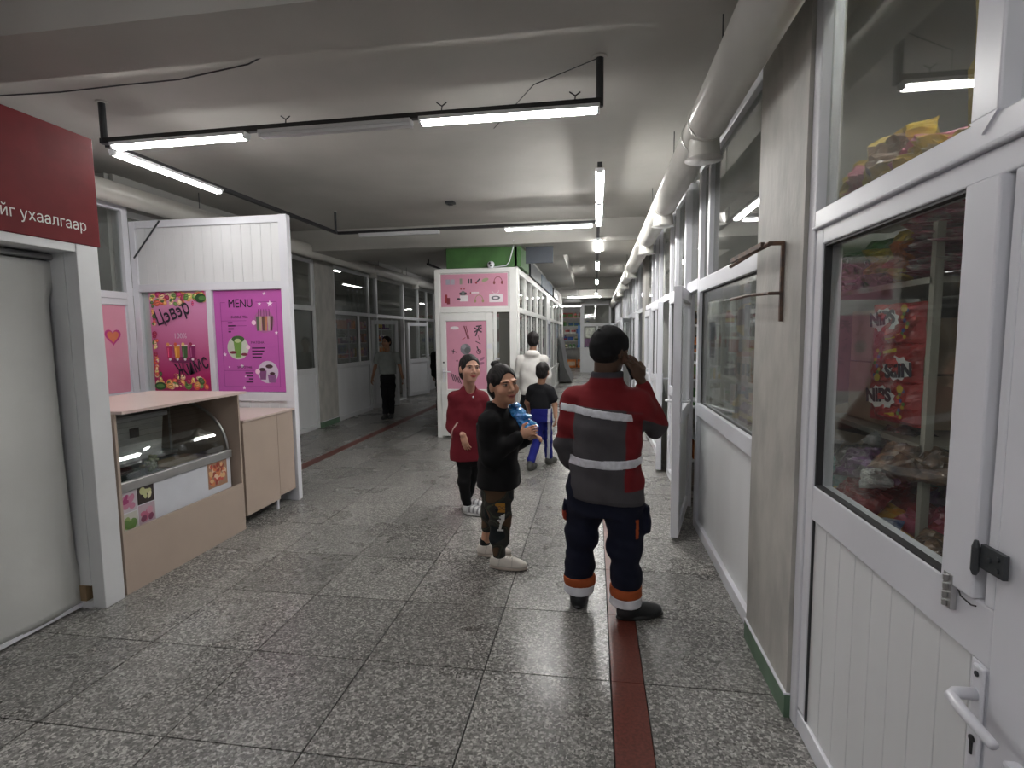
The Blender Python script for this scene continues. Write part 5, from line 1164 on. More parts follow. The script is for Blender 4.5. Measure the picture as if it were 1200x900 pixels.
SKIN = vcol_mat('skin', .45, spec=.4, sss=.08, var=.05, vscale=18)
HAIRM = vcol_mat('hair', .62, spec=.25, bump=.9, bscale=160, var=.3, vscale=60)
CLOTH = vcol_mat('cloth', .85, spec=.25, bump=.25, bscale=350, var=.07, vscale=12)
SHOE = vcol_mat('shoe_leather', .5, bump=.1, var=.05)
REFLEX = mat('reflective_tape', (.60, .61, .66), .35, var=.12, scale=40, spec=.8)

def head(S, c, M, s=1., face=True, part='skin', neckbase=None, rn=.052):
    """head field in its own frame: x right, y forward, z up"""
    T = lambda p: V3(c) + M @ (V3(p) * s)
    E = lambda p, r, k=.02, op='+': S.ell(T(p), [q * s for q in r], M, k * s, op)
    Cc = lambda a, b, ra, rb, k=.01, op='+': S.cap(T(a), T(b), ra * s, rb * s, k * s, op)
    E((0, -.012, .03), (.074, .092, .086)); E((0, .012, -.03), (.061, .076, .078), .03); E((0, .060, -.088), (.026, .024, .020), .03)
    if face:
        for x in (-1, 1):
            E((x * .043, .056, -.028), (.023, .022, .022), .025); E((x * .031, .094, .010), (.019, .014, .011), .012, '-')
            E((x * .030, .076, .008), (.0150, .0130, .0105), .003)
            Cc((x * .014, .087, .026), (x * .048, .072, .026), .007, .006, .012)
            E((x * .013, .093, -.030), (.009, .009, .007), .006)
        Cc((0, .084, .014), (0, .106, -.024), .007, .011, .010)
        E((0, .086, -.056), (.022, .011, .006), .006); E((0, .085, -.066), (.019, .010, .0065), .005)
    for x in (-1, 1): E((x * .076, -.008, -.005), (.010, .017, .029), .006)
    if neckbase is not None: S.cap(T((0, -.018, -.075)), neckbase, rn * s, rn * 1.12 * s, .03)
def facecol(c, M, s, P, C, lip=(.38, .10, .09), brow=(.03, .02, .018), smile=.005, skin=(.5, .3, .2)):
    q = ((P - V3(c)) @ M) / s; f = (q[:, 1] > .03)
    def m(d, w=.0025): return np.clip(.5 - d / (2 * w), 0, 1)[:, None] * f[:, None]
    for x in (-1, 1):
        u = q[:, 0] - x * .031; v = q[:, 2]
        C = paint(C, m(np.hypot(u / 1.7, (v - .024 + 3 * u * u * 3) * 2.2) - .0095), brow)
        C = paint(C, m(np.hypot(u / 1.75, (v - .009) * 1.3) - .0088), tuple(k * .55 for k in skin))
        C = paint(C, m(np.hypot(u / 1.9, (v - .008) * 2.0) - .0068), (.42, .38, .35)); C = paint(C, m(np.hypot(u, v - .008) - .0058), (.015, .01, .008))
        C = paint(C, m(np.hypot(u / 1.9, (v - .0135) * 3.6) - .0078), (.02, .012, .01))
        C = paint(C, m(np.hypot(q[:, 0] - x * .042, q[:, 2] + .03) - .012, .02) * .35, (.55, .22, .17))
    u = q[:, 0]; v = q[:, 2] - smile * (u / .02) ** 2 * .5
    C = paint(C, m(np.hypot(u / 2.6, (v + .061)) - .0095), lip); C = paint(C, m(np.hypot(u / 3.1, (v + .0605) * 5) - .0085, .002), (.08, .02, .02))
    C = paint(C, m(np.hypot(abs(u) - .007, (q[:, 2] + .038)) - .0028), tuple(k * .3 for k in skin))
    return C
def hand(S, wrist, d, n, curl=.5, side=1, s=1., thumb=.6, r=.0085):
    """d along the fingers, n out of the back of the hand, side +1/-1 chooses the thumb side (d x n)"""
    d = V3(d) / np.linalg.norm(d); n = V3(n); n = n - d * float(n @ d); n /= np.linalg.norm(n); t = np.cross(d, n) * side
    w = V3(wrist); M = np.stack([t, d, n], 1)
    S.ell(w + d * .045 * s, (.038 * s, .05 * s, .016 * s), M, .012)
    for i, (o, L) in enumerate(((.028, .9), (.010, 1.), (-.009, .94), (-.026, .76))):
        p = w + (d * .078 + t * o * 1.05) * s; a = 0.
        for j, l in enumerate((.040, .026, .021)):
            a += curl * (.75, 1.0, .8)[j] * (1 + .08 * i); dd = d * math.cos(a) - n * math.sin(a); q = p + dd * l * L * s
            S.cap(p, q, r * s * (1 - .1 * j), r * s * (.93 - .1 * j), .003); p = q
    p = w + (d * .022 + t * .028) * s; td = (d * .6 + t * .8 - n * .3 * thumb); td /= np.linalg.norm(td); q = p + td * .042 * s
    S.cap(p, q, .0125 * s, .0105 * s, .008); td2 = d * .95 + t * .2 - n * .5 * thumb; td2 /= np.linalg.norm(td2); S.cap(q, q + td2 * .034 * s, .0098 * s, .008 * s, .004)
def shoe(parent, name, ankle, toe, L=.27, wd=.048, col=(.6, .6, .6), sole=(.5, .5, .5), h=.005, top=.085, label=None, stripe=None):
    a = V3(ankle); t = V3(toe); d = t - a; d[2] = 0; d /= np.linalg.norm(d); s_ = np.array([d[1], -d[0], 0]); heel = a - d * .055; heel[2] = 0
    S = SDF(np.minimum(heel, heel + d * L) - .1, np.maximum(heel, heel + d * L) + np.array([.1, .1, .2]), h)
    P_ = lambda f, z: heel + d * f * L + V3((0, 0, z))
    M = np.stack([s_, d, V3((0, 0, 1))], 1)
    S.ell(P_(.20, .042), (wd * .85, .055, .045), M, .02); S.ell(P_(.72, .034), (wd, .072, .034), M, .03); S.ell(P_(.45, .048), (wd * .9, .085, .042), M, .03)
    S.cap(P_(.22, .05), V3((a[0], a[1], top)), wd * .82, wd * .85, .03)
    S.ell(P_(.50, .012), (wd * 1.05, L * .52, .02), M, .006)
    S.clip((0, 0, .002), (0, 0, -1)); S.clip((0, 0, top), (0, 0, 1))
    def cf(P, C):
        q = (P - heel) @ d / L; sd = np.abs((P - heel) @ s_)
        if max(col) > .3:
            C = paint(C, ((q > .36) & (q < .62) & (np.sin(q * 95) > .25) & (sd < .020) & (P[:, 2] > .05))[:, None] * 1., tuple(k * .45 for k in col)); C = paint(C, ((np.abs(q - .62) < .012) & (P[:, 2] > .03))[:, None] * 1., tuple(k * .7 for k in col)); C = paint(C, ((np.abs(q - .24 - P[:, 2] * .8) < .014) & (P[:, 2] > .03))[:, None] * 1., tuple(k * .72 for k in col)); C = paint(C, sstep(np.abs(P[:, 2] - .026) - .0035), tuple(k * .5 for k in col))
        C = paint(C, sstep(P[:, 2] - .022), sole)
        if stripe:
            q = (P - heel) @ d / L; C = paint(C, ((np.sin(q * 38) > .2) & (P[:, 2] > .03) & (q > .3) & (q < .8))[:, None] * 1., stripe)
        return C
    o = inst(name, S.mesh(name, SHOE, cf, col), parent=parent)
    if label: o['label'] = label
def part(S, name, parent, m, color=None, base=(1, 1, 1), label=None):
    o = inst(name, S.mesh(name, m, color, base), parent=parent)
    if label: o['label'] = label
    return o
v_ = lambda a, b, t: tuple(a[i] + (b[i] - a[i]) * t for i in range(3))
RS = np.random.RandomState(5)

# ---- man in the work jacket, on the phone, seen from behind
man = root('person', 'man in red and grey work jacket with reflective bands, black cap, phone at ear', 'person', (.06, 3.0, 0))
yaw = -.38; hc = (.030, -.015, 1.520); HS = 1.1; HM = rotz(-.80) @ rotx(-.10) @ roty(.10)
shL, shR = (-.165, .07, 1.235), (.170, -.07, 1.228); elL, wrL = (-.222, .075, .985), (-.178, .19, .80); elR, wrR = (.288, .05, 1.09), (.196, -.025, 1.352)
hipL, hipR, knL, knR, anL, anR = (-.09, .04, .80), (.10, -.02, .80), (-.128, .085, .42), (.118, -.015, .42), (-.145, .085, .08), (.125, -.035, .08)
SK = (.075, .038, .022)
S = SDF((-.36, -.30, .03), (.42, .42, 1.70), .0048)
S.loft([(.78, .0, .0, .13, .09), (.95, .0, .0, .11, .08), (1.15, 0, 0, .13, .085), (1.28, 0, 0, .12, .06)], yaw)
head(S, hc, HM, HS, neckbase=(.004, 0, 1.30), rn=.056)
for a, b, c in ((shL, elL, wrL), (shR, elR, wrR)): S.chain([a, b, c], [.045, .036, .026])
for a, b, c in ((hipL, knL, anL), (hipR, knR, anR)): S.chain([a, b, c], [.07, .045, .032])
hd = V3(hc) + HM @ V3((.095, .0, -.02))
HD, HN = V3((-.40, -.02, .90)), V3((.62, -.72, .25)); hand(S, wrR, HD, HN, curl=.50, side=1, s=1.15, thumb=.8)
hand(S, wrL, (-.02, .25, -.9), (-.9, 0, .1), curl=.35, side=-1)
def cman(P, C): return facecol(hc, HM, HS, P, C, (.12, .04, .035), (.01, .008, .008), skin=SK)
part(S, 'body', man, SKIN, cman, SK)
def manjack(S, g=0.):
    S.loft([(.66, .015, 0, .215, .145), (.72, .015, 0, .212, .145), (.80, .012, 0, .208, .140), (.95, .006, 0, .198, .130), (1.10, .0, 0, .200, .128), (1.19, 0, 0, .188, .115), (1.25, .003, 0, .150, .10), (1.31, .006, 0, .105, .085), (1.35, .010, -.004, .090, .088), (1.41, .016, -.008, .084, .084)], yaw, .04, g)
    S.cap(shL, v_(shL, (0, 0, 1.30), .8), .066 + g, .06 + g, .05); S.cap(shR, v_(shR, (0, 0, 1.30), .8), .068 + g, .06 + g, .05)
    S.chain([shL, elL], [.075 + g, .062 + g], .04); S.chain([elL, v_(elL, wrL, .82)], [.063 + g, .047 + g], .03)
    S.chain([shR, elR], [.080 + g, .068 + g], .045); S.chain([elR, v_(elR, wrR, .86)], [.066 + g, .042 + g], .03)
    S.folds(.0052, 24, 20, 4, 0, 1.28); S.folds(.0024, 50, 34, 9, 0, 1.28)
    S.clip((0, 0, .700), (0, .1, -1)); return S
LO, HI = (-.34, -.26, .60), (.42, .32, 1.40)
S = manjack(SDF(LO, HI, .0055))
RED, GREY = (.165, .012, .016), (.062, .058, .064)
def local(P): c, s = math.cos(yaw), math.sin(yaw); return P[:, 0] * c + P[:, 1] * s, -P[:, 0] * s + P[:, 1] * c
def cj(P, C):
    u, v = local(P); z = P[:, 2]; C = np.tile(np.array(GREY, dtype=float), (len(P), 1))
    yoke = 1.215 - .06 * (u + .1)
    C = paint(C, sstep(yoke - z), RED)
    C = paint(C, sstep(.155 - u) * sstep(z - 1.2, .02) * (1 - sstep(z - .765)), RED)          # right side panel
    C = paint(C, sstep(u + .145) * (1 - sstep(z - 1.02)), RED)                                    # left upper sleeve
    def armu(a, b): a, b = V3(a), V3(b); d = b - a; return ((P - a) @ d) / float(d @ d)
    r_ = np.minimum(np.linalg.norm(P - V3(elR) * 1., axis=1), 9)
    d1 = armu(shR, elR); inR = (P[:, 0] > .20) & (z > 1.0)
    up = ((P - V3(shR)) @ V3((.45, -.1, .9)))
    C = paint(C, (inR & (up < -.045) & (P[:, 0] > .2))[:, None] * 1., GREY); C = paint(C, (inR & (up >= -.045))[:, None] * 1., RED)
    t = armu(elL, wrL); C = paint(C, ((P[:, 0] < -.15) & (z < .985 + .25 * (P[:, 0] + .23)))[:, None] * 1. * (u < -.1)[:, None], GREY)
    C = paint(C, sstep(1.372 - z), (.05, .05, .06)); C = paint(C, ((z < .706))[:, None] * .25, (.02, .02, .02)); return C
jk = part(S, 'work_jacket', man, CLOTH, cj)
for nm, z0, sl, hw, u0, u1 in (('reflective_band', 1.180, -.10, .022, -.24, .185), ('reflective_band', .905, .02, .024, -.195, .24)):
    S = manjack(SDF(LO, HI, .0055), .003); X, Y, Z = np.meshgrid(*S.ax, indexing='ij', sparse=True); c, s_ = math.cos(yaw), math.sin(yaw); U = c * X + s_ * Y; VV = -s_ * X + c * Y
    mid = z0 + sl * U + (.09 * np.clip(U - .12, 0, 1) if z0 < 1 else 0)
    S.F = np.maximum(S.F, np.abs(Z - mid) - hw); S.F = np.maximum(S.F, np.maximum(u0 - U, U - u1)); 
    if z0 > 1: S.F = np.maximum(S.F, VV + .0)
    part(S, nm, man, REFLEX)
def mantr(S, g=0.):
    S.loft([(.60, .0, .01, .17, .125), (.70, .012, 0, .192, .130), (.75, .012, 0, .165, .11), (.86, .012, 0, .15, .10)], yaw, .03, g)
    for hp, kn, an in ((hipL, knL, anL), (hipR, knR, anR)):
        S.chain([v_(hp, kn, .1), v_(hp, kn, .5), kn, v_(kn, an, .5), v_(kn, an, 1.0)], [.115 + g, .108 + g, .092 + g, .083 + g, .080 + g], .03)
    S.ell((-.225, .05, .60), (.02, .05, .07), None, .02); S.ell((.235, -.03, .585), (.02, .055, .07), None, .02)
    S.folds(.0050, 18, 26, 2, .1, .8); S.folds(.0022, 40, 50, 3, .0, .7)
    S.clip((0, 0, .125), (0, 0, -1)); return S
LO2, HI2 = (-.34, -.26, .04), (.36, .30, .92)
NAVYC = (.0060, .0075, .020)
S = mantr(SDF(LO2, HI2, .006)); 
def ct_(P, C):
    C = paint(C, ((abs(P[:, 0] - .178) < .008) & (P[:, 1] < .0) & (P[:, 2] > .49) & (P[:, 2] < .60))[:, None] * 1., (.35, .07, .02))
    return paint(C, ((P[:, 0] < -.215) & (P[:, 2] > .52) & (P[:, 2] < .60))[:, None] * 1., (.3, .04, .02))
part(S, 'trousers', man, CLOTH, ct_, NAVYC)
for zc, hw, cc, nm in ((.168, .026, (.34, .075, .022), 'orange_band'), (.119, .026, (.66, .66, .70), 'white_band')):
    for sgn in (-1, 1):
        S = SDF(LO2, (HI2[0], HI2[1], .3), .006)
        for hp, kn, an in (((hipL, knL, anL),) if sgn < 0 else ((hipR, knR, anR),)): S.cap(v_(kn, an, .5), (an[0], an[1], .06), .0935, .091, 0)
        S.folds(.0022, 40, 50, 3, .0, .7)
        X, Y, Z = np.meshgrid(*S.ax, indexing='ij', sparse=True); S.F = np.maximum(S.F, np.abs(Z - zc) - hw); part(S, nm, man, CLOTH, None, cc)
shoe(man, 'shoe', (anL[0], anL[1] - .01, 0), (anL[0] + .02, anL[1] + .3, 0), .28, .052, (.012, .013, .015), (.01, .01, .01), top=.105)
shoe(man, 'shoe', (anR[0], anR[1], 0), (anR[0] + .28, anR[1] + .10, 0), .28, .052, (.012, .013, .015), (.01, .01, .01), top=.10)
S = SDF(V3(hc) - .17, V3(hc) + .17, .0045)
T = lambda p: V3(hc) + HM @ (V3(p) * HS)
S.ell(T((0, -.012, .030)), (.093, .113, .103), HM, 0); S.ell(T((0, -.03, .0)), (.090, .094, .098), HM, .02)
X, Y, Z = np.meshgrid(*S.ax, indexing='ij', sparse=True)
n1 = HM @ V3((0, .42, -1)); n1 /= np.linalg.norm(n1); p0 = T((0, 0, -.004)); S.F = np.maximum(S.F, ((X - p0[0]) * n1[0] + (Y - p0[1]) * n1[1] + (Z - p0[2]) * n1[2]))
S.cap(T((-.012, -.095, .095)), T((.012, -.095, .095)), .006, .006, .01); S.folds(.0016, 60, 60, 2)
part(S, 'cap', man, CLOTH, None, (.010, .010, .011))
S = SDF(V3(hc) - .15, V3(hc) + .15, .0045); S.ell(T((0, -.035, -.012)), (.086, .080, .072), HM, 0)
part(S, 'hair', man, HAIRM, None, (.006, .005, .005))
ph = root('phone', 'black mobile phone held to the ear of the man in the work jacket', 'phone', (.06, 3.0, 0))
_d = HD / np.linalg.norm(HD); _n = HN - _d * float(HN @ _d); _n /= np.linalg.norm(_n); pc = V3(wrR) + _d * .085 - _n * .030; Mp = Matrix(np.stack([_n, np.cross(_d, _n), _d], 1).tolist()); G().obox(pc, (.009, .058, .12), Mp).build('phone_body', BLACK, ph, local=True, bevel=.003)

# ---- woman in black, smiling over her shoulder, blue bag under her arm
wb = root('person', 'smiling woman in black jacket and camouflage trousers with a blue bag under her arm', 'person', (-.68, 3.6, 0)); ROOTLOC[wb.name] = (0, 0, 0)
hc2 = (.075, -.05, 1.272); H2 = 1.16; HM2 = rotz(-2.45) @ rotx(.03) @ roty(.10); SK2 = (.47, .255, .165)
yaw2 = -1.25
shN, elN, wrN = (-.005, -.155, 1.035), (.008, -.165, .80), (.205, -.15, .945); shF, elF, wrF = (.03, .125, 1.035), (.085, .165, .80), (.235, .02, .90)
S = SDF((-.30, -.33, .03), (.46, .32, 1.47), .0042)
head(S, hc2, HM2, H2, neckbase=(.012, .0, 1.08), rn=.046)
S.loft([(.62, .0, 0, .10, .08), (.85, .0, 0, .09, .07), (1.06, 0, 0, .11, .06)], yaw2)
S.chain([shN, elN, wrN], [.04, .034, .024]); S.chain([shF, elF, wrF], [.04, .034, .024])
hN, kN, aN = (.015, -.06, .66), (.045, -.065, .36), (.035, -.075, .08); hF, kF, aF = (.0, .07, .66), (-.05, .105, .36), (-.105, .12, .08)
S.chain([hN, kN, aN], [.06, .04, .032]); S.chain([hF, kF, aF], [.06, .04, .033])
hand(S, wrN, (.80, -.12, .42), (.25, -.9, .45), curl=.62, side=-1, s=.92, thumb=.4); hand(S, wrF, (.8, -.5, .3), (.2, .3, .9), curl=.5, side=1, s=.88)
part(S, 'body', wb, SKIN, lambda P, C: facecol(hc2, HM2, H2, P, C, (.40, .11, .10), smile=.008, skin=SK2), SK2)
S = SDF((-.30, -.34, .45), (.42, .36, 1.20), .0055)
S.loft([(.50, .035, 0, .150, .185), (.70, .03, 0, .140, .175), (.90, .02, 0, .135, .165), (1.00, .01, 0, .135, .13), (1.06, .012, 0, .095, .095), (1.11, .018, -.005, .074, .07), (1.155, .02, -.008, .066, .062)], 0., .04)
S.ell((.05, 0, .95), (.13, .13, .13), None, .06)
S.chain([(.01, -.10, 1.055), shN, elN], [.05, .064, .062], .05); S.chain([elN, v_(elN, wrN, .9)], [.062, .042], .03)
S.chain([(.02, .08, 1.055), shF, elF, v_(elF, wrF, .9)], [.05, .062, .058, .042], .04)
S.folds(.0035, 26, 22, 7, 0, 1.08); S.folds(.0015, 50, 40, 8, 0, 1.08); S.clip((0, 0, .572), (0, 0, -1))
X, Y, Z = np.meshgrid(*S.ax, indexing='ij', sparse=True); S.F = np.maximum(S.F, -(np.sqrt((X - .045) ** 2 + (Y + .02) ** 2 + ((Z - 1.185) * .8) ** 2) - .058))
part(S, 'jacket', wb, CLOTH, None, (.0055, .0055, .0065))
def camo(P, C):
    f = np.sin(P[:, 0] * 31 + 2 * np.sin(P[:, 2] * 17)) + np.sin(P[:, 2] * 27 + 2 * np.sin(P[:, 1] * 23 + 1)) + np.sin(P[:, 1] * 37 + P[:, 2] * 13)
    C = np.tile(np.array((.030, .030, .026)), (len(P), 1)); C = paint(C, (f > .9)[:, None] * 1., (.085, .05, .028)); C = paint(C, (f < -1.)[:, None] * 1., (.012, .016, .018)); return paint(C, ((f > .2) & (f < .5))[:, None] * 1., (.055, .062, .045))
S = SDF((-.30, -.30, .05), (.35, .34, .72), .0055)
S.loft([(.50, .02, 0, .115, .15), (.66, .02, 0, .12, .155)], 0, .03)
S.chain([(.02, -.07, .60), v_(hN, kN, .6), kN, v_(kN, aN, .55), (aN[0] - .0, aN[1], .085)], [.098, .092, .078, .060, .042], .03)
S.chain([(.0, .07, .60), v_(hF, kF, .6), kF, v_(kF, aF, .45)], [.092, .084, .068, .052], .03)
S.folds(.0038, 24, 34, 12, .08, .6); S.folds(.0018, 44, 60, 5, .05, .6)
part(S, 'camouflage_trousers', wb, CLOTH, camo)
# patch and white print on the near leg
g = G(); g.col = (.35, .17, .03); M3 = Matrix.Identity(3); g.obox((.055, -.158, .455), (.082, .004, .062), M3); g.build('orange_patch', vcol_mat('cloth', .85), wb, local=True, col=True)
Pp = Print((.016, -.158, .42), (1, 0, 0), (0, 0, 1), (0, -1, 0)); text('BOO', .036, Pp, .008, .022, BLACK_L, wb, h=.0045, name='patch_lettering')
Pp = Print((.02, -.153, .29), (1, 0, 0), (0, 0, 1), (0, -1, 0)); Wt = (.6, .6, .58)
Pp.disc(.035, .085, .018, Wt); Pp.poly([(.045, .11), (.075, .125), (.07, .075), (.05, .045), (.035, .06)], Wt); Pp.line((.045, .05), (.038, .01), .016, Wt); Pp.line((.02, .008), (.062, .008), .012, Wt); Pp.disc(.04, .085, .007, (.05, .05, .05))
Pp.g.v = [(x, y, z) for x, y, z in Pp.g.v]; Pp.g.build('white_print', vcol_mat('printed_ink', .35), wb, local=True, col=True)
S = SDF((-.2, .02, .02), (0, .22, .2), .005); S.cap((aF[0], aF[1], .06), (aF[0] + .004, aF[1], .125), .037, .036, 0); S.clip((0, 0, .128), (0, 0, 1)); part(S, 'sock', wb, CLOTH, None, (.012, .012, .014))
shoe(wb, 'shoe', (aN[0] - .01, aN[1], 0), (.4, -.10, 0), .265, .046, (.62, .58, .52), (.5, .42, .36), top=.085, label='worn white sneaker')
shoe(wb, 'shoe', (aF[0], aF[1], 0), (.1, .12, 0), .25, .044, (.60, .55, .5), (.5, .42, .36), top=.085)
def hairfield(hc, M, s, back=.0, front=1.35, r=(.0805, .098, .0915), h=.0042, extra=None, col=(.010, .008, .008), parent=None, cut=-.02, fold=.002, face=True):
    S = SDF(V3(hc) - .24, V3(hc) + .24, h); T = lambda p: V3(hc) + M @ (V3(p) * s)
    S.ell(T((0, -.014, .034)), [k * s for k in r], M, 0)
    S.ell(T((0, -.04, -.02)), (.078 * s, .072 * s, .075 * s), M, .02)
    if face:      # hairline
        S.ell(T((0, .10, -.022)), (.067 * s, .092 * s, .100 * s), M, .003, '-'); S.ell(T((0, .065, -.105)), (.10 * s, .085 * s, .080 * s), M, .004, '-')
    if extra: extra(S, T)
    S.folds(fold, 90, 40, 3)
    def strands(P, C):
        q = (P - V3(hc)) @ M; a = np.arctan2(q[:, 2] - .03, q[:, 1] + .02) ; f = .5 + .5 * np.sin(q[:, 0] * 420 + 3 * np.sin(a * 3) + 2 * np.sin(q[:, 0] * 130))
        return C * (.55 + 1.3 * f[:, None] ** 2)
    return part(S, 'hair', parent, HAIRM, strands, col)
def bun(S, T): S.ell(T((-.01, -.065, .118)), (.036, .034, .030), None, .01); S.ell(T((.02, -.05, .125)), (.022, .02, .02), None, .01); S.ell(T((0, -.085, -.04)), (.05, .03, .05), None, .02)
hairfield(hc2, HM2, H2, extra=bun, parent=wb)
tie = G().obox(V3(hc2) + HM2 @ V3((-.012, -.06, .178)), (.03, .016, .012), Matrix(rotz(.5).tolist())); tie.build('hair_clip', PVC, wb, local=True)
# blue plastic bag
S = SDF((-.05, -.16, .78), (.45, .26, 1.18), .0045)
S.ell((.135, .06, 1.03), (.085, .09, .10), None, .02); S.ell((.215, .05, .98), (.085, .075, .055), rotx(.0) @ roty(.45), .03); S.ell((.12, .08, .90), (.06, .07, .09), None, .03); S.cap((.10, .05, 1.08), (.13, .04, 1.12), .03, .018, .02)
S.folds(.0070, 60, 55, 5); S.folds(.0055, 120, 100, 6); S.folds(.003, 230, 190, 8); X, Y, Z = np.meshgrid(*S.ax, indexing='ij', sparse=True)
bag = inst('plastic_bag', S.mesh('plastic_bag', mat('blue_film', (.012, .16, .48), .22, col2=(.03, .26, .62), scale=18, spec=.8, coat=.4)), (-.68, 3.6, 0)); tag(bag, 'crumpled bright blue plastic bag held under the arm of the woman in black', 'bag')

# ---- woman in dark red tunic
wr = root('person', 'laughing woman in a dark red tunic and black leggings before the pink kiosk door', 'person', (-1.15, 4.65, 0))
hc3 = (.066, -.04, 1.310); H3 = 1.1; HM3 = rotz(-2.55) @ rotx(.10) @ roty(-.05); SK3 = (.50, .28, .20)
shR3, elR3, wrR3 = (-.075, -.035, 1.045), (-.105, -.01, .80), (.015, -.12, .735); shL3, elL3, wrL3 = (.14, .075, 1.04), (.19, .10, .82), (.22, .0, .66)
S = SDF((-.27, -.32, .03), (.38, .28, 1.50), .0045)
head(S, hc3, HM3, H3, neckbase=(.045, .01, 1.10), rn=.045)
S.loft([(.5, .035, .01, .10, .08), (.85, .035, .01, .09, .07), (1.08, .035, .01, .11, .06)], -2.75)
S.chain([shR3, elR3, wrR3], [.04, .035, .025]); S.chain([shL3, elL3, wrL3], [.04, .035, .025])
h1, k1, a1 = (-.01, -.03, .55), (.0, -.06, .30), (.02, -.045, .07); h2, k2, a2 = (.08, .05, .55), (.04, .07, .30), (-.02, .115, .07)
S.chain([h1, k1, a1], [.055, .04, .03]); S.chain([h2, k2, a2], [.055, .04, .03])
hand(S, wrR3, (.25, -.15, -.9), (-.3, -.9, .1), curl=.35, side=1, s=.95); hand(S, wrL3, (.1, -.4, -.9), (.9, .1, 0), curl=.4, side=-1, s=.9)
part(S, 'body', wr, SKIN, lambda P, C: facecol(hc3, HM3, H3, P, C, (.42, .07, .07), smile=.009, skin=SK3), SK3)
S = SDF((-.30, -.30, .42), (.36, .30, 1.20), .0055)
S.loft([(.44, .035, .01, .185, .135), (.60, .035, .01, .170, .125), (.80, .035, .01, .150, .110), (.95, .035, .01, .145, .108), (1.03, .035, .01, .125, .095), (1.09, .04, .01, .085, .075), (1.13, .045, .0, .064, .06), (1.165, .05, -.005, .060, .056)], -2.75 + math.pi, .04)
S.chain([(.0, -.01, 1.08), shR3, elR3], [.05, .062, .060], .045); S.chain([elR3, v_(elR3, wrR3, .42)], [.060, .055], .03)
S.chain([(.09, .03, 1.08), shL3, elL3, v_(elL3, wrL3, .42)], [.05, .06, .058, .052], .045)
S.folds(.0035, 24, 20, 15, 0, 1.08); S.clip((0, 0, .495), (0, 0, -1))
X, Y, Z = np.meshgrid(*S.ax, indexing='ij', sparse=True); S.F = np.maximum(S.F, -(np.sqrt((X - .07) ** 2 + (Y + .04) ** 2 + ((Z - 1.165) * .7) ** 2) - .052))
wd3 = V3(wrR3) - V3(elR3); 
def ctun(P, C):
    t = ((P - V3(elR3)) @ wd3) / float(wd3 @ wd3); near = np.linalg.norm(P - V3(v_(elR3, wrR3, .42)), axis=1) < .09
    C = paint(C, (near & (abs(t - .52) < .03))[:, None] * 1., (.55, .40, .36)); return C
part(S, 'tunic', wr, CLOTH, ctun, (.135, .010, .018))
for z in (1.02,): inst('button', G().ell((.105, -.095, 1.07), (.009, .006, .009), nu=8, nv=6).mesh('button', PVC), parent=wr)
S = SDF((-.2, -.2, .04), (.25, .25, .62), .0055)
S.loft([(.44, .035, .01, .12, .09), (.58, .035, .01, .13, .10)], -2.75 + math.pi, .02)
S.chain([(.0, -.02, .50), k1, v_(k1, a1, .6), (a1[0], a1[1], .09)], [.072, .055, .046, .038], .02); S.chain([(.08, .04, .50), k2, v_(k2, a2, .6), (a2[0], a2[1], .09)], [.072, .055, .046, .038], .02)
S.folds(.002, 30, 40, 3); part(S, 'leggings', wr, CLOTH, None, (.006, .006, .007))
shoe(wr, 'shoe', (a1[0] + .01, a1[1], 0), (.3, -.14, 0), .25, .044, (.52, .52, .53), (.5, .5, .5), top=.08, stripe=(.16, .16, .17), label='silver grey striped sneaker')
shoe(wr, 'shoe', (a2[0], a2[1], 0), (.3, .08, 0), .25, .044, (.52, .52, .53), (.5, .5, .5), top=.08, stripe=(.16, .16, .17))
def tail(S, T): S.ell(T((-.045, -.085, -.03)), (.035, .035, .06), None, .02); S.cap(T((-.05, -.09, -.05)), T((-.055, -.085, -.135)), .03, .016, .02)
hairfield(hc3, HM3, H3, extra=tail, parent=wr)

